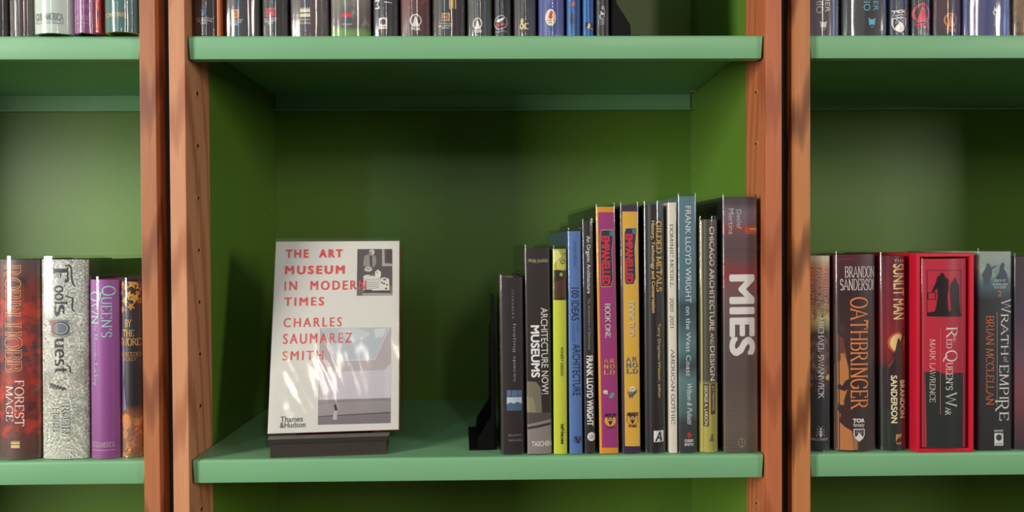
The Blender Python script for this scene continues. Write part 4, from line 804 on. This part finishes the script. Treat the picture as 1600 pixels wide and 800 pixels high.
b = up('dark maroon spine with an orange mountain logo', 1462.2, 1508.8, (66, 40, 44), grp=GUR, stops=([(0, (44, 36, 42)), (.1, (70, 40, 44)), (1, (96, 46, 46))], .04)); tor_mark(b, 1476.6, 19.6, 1497, 41.6, (218, 132, 62), None, (1478.8, 43.4, 1496.4, 49.4)); b.done()
b = up('slate blue-violet spine with a white scroll emblem', 1509.8, 1587.2, (74, 76, 128), grp=GUR, H=.24); b.ring(1559.6, 12.4, 5.6, 5, 1.8, WHT, 3, 20, -60, 200); b.ring(1558.6, 19, 6.4, 5.4, 2, WHT, 4, 20, 120, 400)
for k in range(5): b.line(1554 + k % 2, 26 + 3.1*k, 1565 - k % 2, 26 + 3.1*k, 1.3, (176, 172, 182), 3)
b.done()
b = up('tan and brown patterned spine at the top right corner of the photo', 1589, 1640, (150, 120, 80), grp=GUR, stops=([(0, (120, 92, 64)), (1, (170, 140, 96))], .1, [((120, 120, 80), .5, .6, (74, 52, 40), 0, 1, .8)])); b.done()

# ------------------------------------------------------------------ bookends: base plate, upright against the books, flared web
def bookend(loc, s, label, yaw=0.0, hgt=.16):
    t = empty('bookend', loc, (0, 0, yaw)); tag(t, label, 'bookend', None)
    bm = bmesh.new(); box(bm, *sorted((0, s*.034)), 0, .115, 0, .0022, bev=.0006); obj('base', bm, M_BOOKEND, t)
    bm = bmesh.new()
    pts = [(.004, .0024), (.115, .0024), (.115, hgt*.7), (.095, hgt), (.024, hgt), (.004, hgt*.7)]
    prism(bm, pts, *sorted((s*.0003, s*.0022)), 'x'); obj('upright', bm, M_BOOKEND, t, 30)
    for yy in (.002, .109):
        bm = bmesh.new(); pts = [(s*.0024, .0024), (s*.0225, .0024), (s*.0235, .004), (s*.0225, .0155), (s*.021, .018), (s*.0062, .041), (s*.0052, .046), (s*.0046, hgt*.75), (s*.0024, hgt*.8)]
        prism(bm, pts if s > 0 else pts[::-1], yy, yy + .0022, 'y'); obj('web', bm, M_BOOKEND, t, 30)
    return t
bl_ = at(780.6, 711, .006)
bookend((bl_.x - .0040, .030, .0002), -1, 'black metal bookend with flared foot holding the slim dark grey book upright', YW, .19)
br_ = at(956, 50, .006)
bookend((br_.x + .0006, .008, Z1 + .0002), 1, 'black metal bookend with flared foot at the right end of the middle upper row', 0, .16)

# ------------------------------------------------------------------ the face-out book on its stand
YD = math.radians(5.107)
c0 = at(421.8, 718.8, .002); c1 = at(603.7, 712.8, .0165)
Rz = Matrix.Rotation(YD, 4, 'Z'); wd = (c1 - c0).length
st = empty('book_stand', (c0.x, .002, .0002), (0, 0, YD)); tag(st, 'black display stand with a moulded ledge, under the white ART MUSEUM book', 'book stand')
sl_ = math.tan(math.radians(14.3))
bm = bmesh.new(); prism(bm, [(.002, 0), (.002, .0168), (.056, .0168 - .034*sl_), (.056, 0)], 0, wd, 'x'); obj('base', bm, plain((58, 52, 47), .45), st)
bm = bmesh.new(); e = .0042
prism(bm, [(0, .0172), (-.0, .0228), (.019, .0229), (.056, .0229 - .037*sl_), (.056, .0172 - .034*sl_), (.02, .0172)], -e, wd + e*.8, 'x')
for v in bm.verts:
    if v.co.z < .0195 and v.co.y < .03: v.co.x = min(max(v.co.x, -.0008), wd + .0006)
obj('ledge', bm, plain((56, 50, 46), .35), st)
bm = bmesh.new(); y0 = .056; prism(bm, [(y0, 0), (y0 + .003, 0), (y0 + .003 + .15*sl_, .150), (y0 + .15*sl_, .150)], .02, wd - .02, 'x'); obj('back_rest', bm, M_BLACK, st)
bm = bmesh.new(); prism(bm, [(y0 + .0035, 0), (y0 + .085, 0), (y0 + .0045 + .12*sl_, .120)], wd*.46, wd*.46 + .004, 'x'); obj('prop', bm, M_BLACK, st)

RM = (Matrix.Rotation(YD, 3, 'Z') @ Matrix.Rotation(math.radians(-14.306), 3, 'X') @ Matrix.Rotation(math.radians(-.067), 3, 'Y'))
class FaceBook(Book):
    def shell(s, bm, hw, y0, D, z0, z1, t):
        s.x1 = hw - s.r
        box(bm, -hw, hw, y0, y0 + .003, z0, z1, 0, .0006); box(bm, -hw, hw, D - .003, D, z0, z1, 0, .0006); box(bm, -hw, -hw + .003, y0 + .003, D - .003, z0, z1, 0)
FW, FH = .1610, .2470
b = FaceBook('book', 'white face-out book THE ART MUSEUM IN MODERN TIMES leaning on the black stand', 'book', None, FW, FH, .031, (-.2628, .0236, .0237), (0, 0, 0), 0, plain((150, 22, 44), .5), sleeve=False, t=.003, r=.0008)
b.root.location = Vector((-.2628, .0236, .0237)) + RM @ Vector((FW/2, 0, 0)); b.root.rotation_euler = RM.to_euler()
b.MW = Matrix.LocRotScale(b.root.location, b.root.rotation_euler, None); b.Mi = b.MW.inverted()
bs = bmesh.new()       # film wrapped over the boards, with the flap showing past the fore-edge
n = 16; g = [[bs.verts.new((-FW/2 - .0006 + (FW + .0012)*i/n, -.0008 + .0004*math.sin(i*1.7 + j*.9)*math.sin(j*.8), -.0002 + (FH + .0042)*j/24)) for i in range(n+1)] for j in range(25)]
for j in range(24):
    for i in range(n): bs.faces.new((g[j][i], g[j][i+1], g[j+1][i+1], g[j+1][i]))
bk = [[bs.verts.new((FW/2 + .0006 + dx, yy, z)) for (dx, yy) in ((0, .001), (.0016, .004), (.0034, .016), (.0030, .031))] for z in (-.0002, FH + .001)]
for i in range(3): bs.faces.new((bk[0][i], bk[0][i+1], bk[1][i+1], bk[1][i]))
obj('plastic_sleeve', bs, SLEEVE_COVER, b.root, 60)
CV = (226, 223, 214)
hx, hz = FW/2 - .0003, FH
b.add([[(-hx, .0012), (hx, .0012), (hx, hz - .0004), (-hx, hz - .0004)]], CV, 1)
RD = (232, 62, 64)
for t, bb, wt in (('THE  ART', (447, 390, 534.6, 402.4), .035), ('MUSEUM', (446, 415.4, 538, 428), .035), ('IN  MODERN', (445, 439.4, 572, 452.4), .015), ('TIMES', (444.6, 464.8, 505.6, 477.4), .015),
                  ('CHARLES', (443.4, 497, 533.4, 510), 0), ('SAUMAREZ', (442.8, 521.6, 550, 535.6), 0), ('SMITH', (442, 548.8, 505, 562), 0)):
    b.text(t, bb, RD, False, 'wide', wt, 9)
b.text('Thames', (438.4, 651, 473, 658.6), (70, 76, 78), False, wt=.01, layer=4); b.text('&Hudson', (437.4, 660, 477, 667.6), (70, 76, 78), False, wt=.01, layer=4)
def q1(x, y): return (540 + x/7.27, 370 + y/7.27)
def q2(x, y): return (480 + x/4.21, 500 + y/4.21)
def P1(pts, c, l): b.poly([q1(*p) for p in pts], c, l)
def P2(pts, c, l): b.poly([q2(*p) for p in pts], c, l)
P1([(134, 140), (530, 138), (532, 666), (126, 670)], (84, 76, 74), 2)      # black-and-white picture of a potter and plates
P1([(128, 560), (530, 560), (532, 666), (126, 670)], (122, 112, 108), 3); P1([(134, 560), (200, 560), (190, 668), (128, 668)], (110, 100, 98), 4)
P1([(414, 140), (528, 140), (528, 332), (414, 334)], (96, 82, 80), 3); P1([(414, 140), (440, 140), (444, 300), (528, 306), (528, 332), (414, 334)], (176, 168, 162), 4); P1([(460, 150), (528, 150), (528, 296), (462, 290)], (70, 56, 56), 5)
P1([(205, 340), (200, 300), (214, 220), (236, 204), (276, 196), (310, 200), (338, 216), (350, 270), (344, 310), (322, 348), (310, 330), (300, 350), (240, 350), (222, 330)], (150, 142, 136), 4)
P1([(272, 210), (300, 212), (304, 330), (290, 346), (278, 330)], (70, 64, 62), 5); P1([(268, 166), (276, 150), (298, 144), (322, 150), (330, 168), (326, 190), (308, 208), (284, 204), (270, 190)], (206, 200, 194), 5); P1([(276, 172), (296, 170), (294, 206), (278, 196)], (120, 112, 108), 6)
b.disc(*q1(258, 370), 44/7.27, 26/7.27, (214, 208, 200), 6); b.disc(*q1(256, 366), 30/7.27, 14/7.27, (168, 162, 154), 7)
for k, (yy, rx) in enumerate(((600, 96), (578, 100), (556, 102), (534, 100), (512, 98), (490, 98), (462, 100))):
    b.disc(*q1(298, yy), rx/7.27, 32/7.27, (150, 144, 138), 4 + k*.0 + .3*k); b.disc(*q1(298, yy - 5), rx/7.27, 30/7.27, (222, 217, 210), 4.15 + .3*k)
b.disc(*q1(312, 432), 50/7.27, 14/7.27, (110, 104, 98), 6.4); P1([(336, 440), (334, 400), (366, 372), (402, 400), (400, 452), (360, 460)], (232, 226, 220), 6.8); b.disc(*q1(358, 406), 1, 1, (80, 74, 70), 7)
P1([(388, 520), (400, 470), (440, 460), (494, 480), (498, 606), (300, 612), (300, 590), (380, 584)], (226, 220, 212), 6.5)
for (xx, yy, rr) in ((440, 486, 14), (412, 520, 12), (436, 532, 13), (468, 546, 12), (462, 490, 7), (460, 588, 14)): b.disc(*q1(xx, yy), rr/7.27, rr*.8/7.27, (96, 88, 84), 7)
P1([(200, 640), (220, 600), (300, 600), (500, 616), (520, 640), (320, 636)], (64, 56, 54), 6.2); P1([(190, 640), (520, 630), (530, 664), (180, 666)], (168, 158, 150), 3.5)
P2([(85, 52), (552, 48), (548, 678), (70, 690)], (196, 190, 196), 2)      # colour picture of a gallery with a skylight
P2([(85, 52), (190, 268), (450, 258), (552, 48), (552, 280), (508, 328), (110, 344), (78, 310)], (184, 174, 176), 3)
P2([(100, 52), (538, 49), (447, 259), (188, 269)], (186, 196, 202), 4); P2([(200, 60), (330, 52), (420, 90), (360, 130), (250, 120)], (204, 210, 212), 4.4); P2([(440, 60), (520, 52), (500, 110), (450, 120)], (214, 218, 218), 4.4)
b.curve([q2(100, 52), q2(188, 269), q2(447, 259), q2(538, 49)], .8, (232, 230, 228), 5)
P2([(110, 344), (508, 328), (552, 280), (549, 512), (72, 526), (78, 310)], (204, 198, 206), 3.5); P2([(78, 310), (116, 344), (112, 522), (72, 526)], (192, 186, 196), 4); P2([(508, 328), (552, 282), (549, 512), (512, 513)], (210, 204, 212), 4)
P2([(72, 526), (549, 512), (548, 678), (70, 690)], (142, 134, 138), 3.8); P2([(72, 560), (250, 540), (549, 530), (549, 600), (72, 630)], (156, 148, 150), 4.2); P2([(72, 632), (549, 604), (549, 616), (72, 640)], (98, 90, 94), 4.6); P2([(72, 642), (549, 620), (548, 678), (70, 690)], (128, 118, 124), 4.5)
P2([(168, 655), (176, 600), (186, 592), (196, 600), (196, 655)], (196, 186, 188), 5); P2([(176, 560), (186, 550), (192, 566), (200, 592), (184, 598), (180, 580)], (44, 38, 42), 5.4)
b.done()
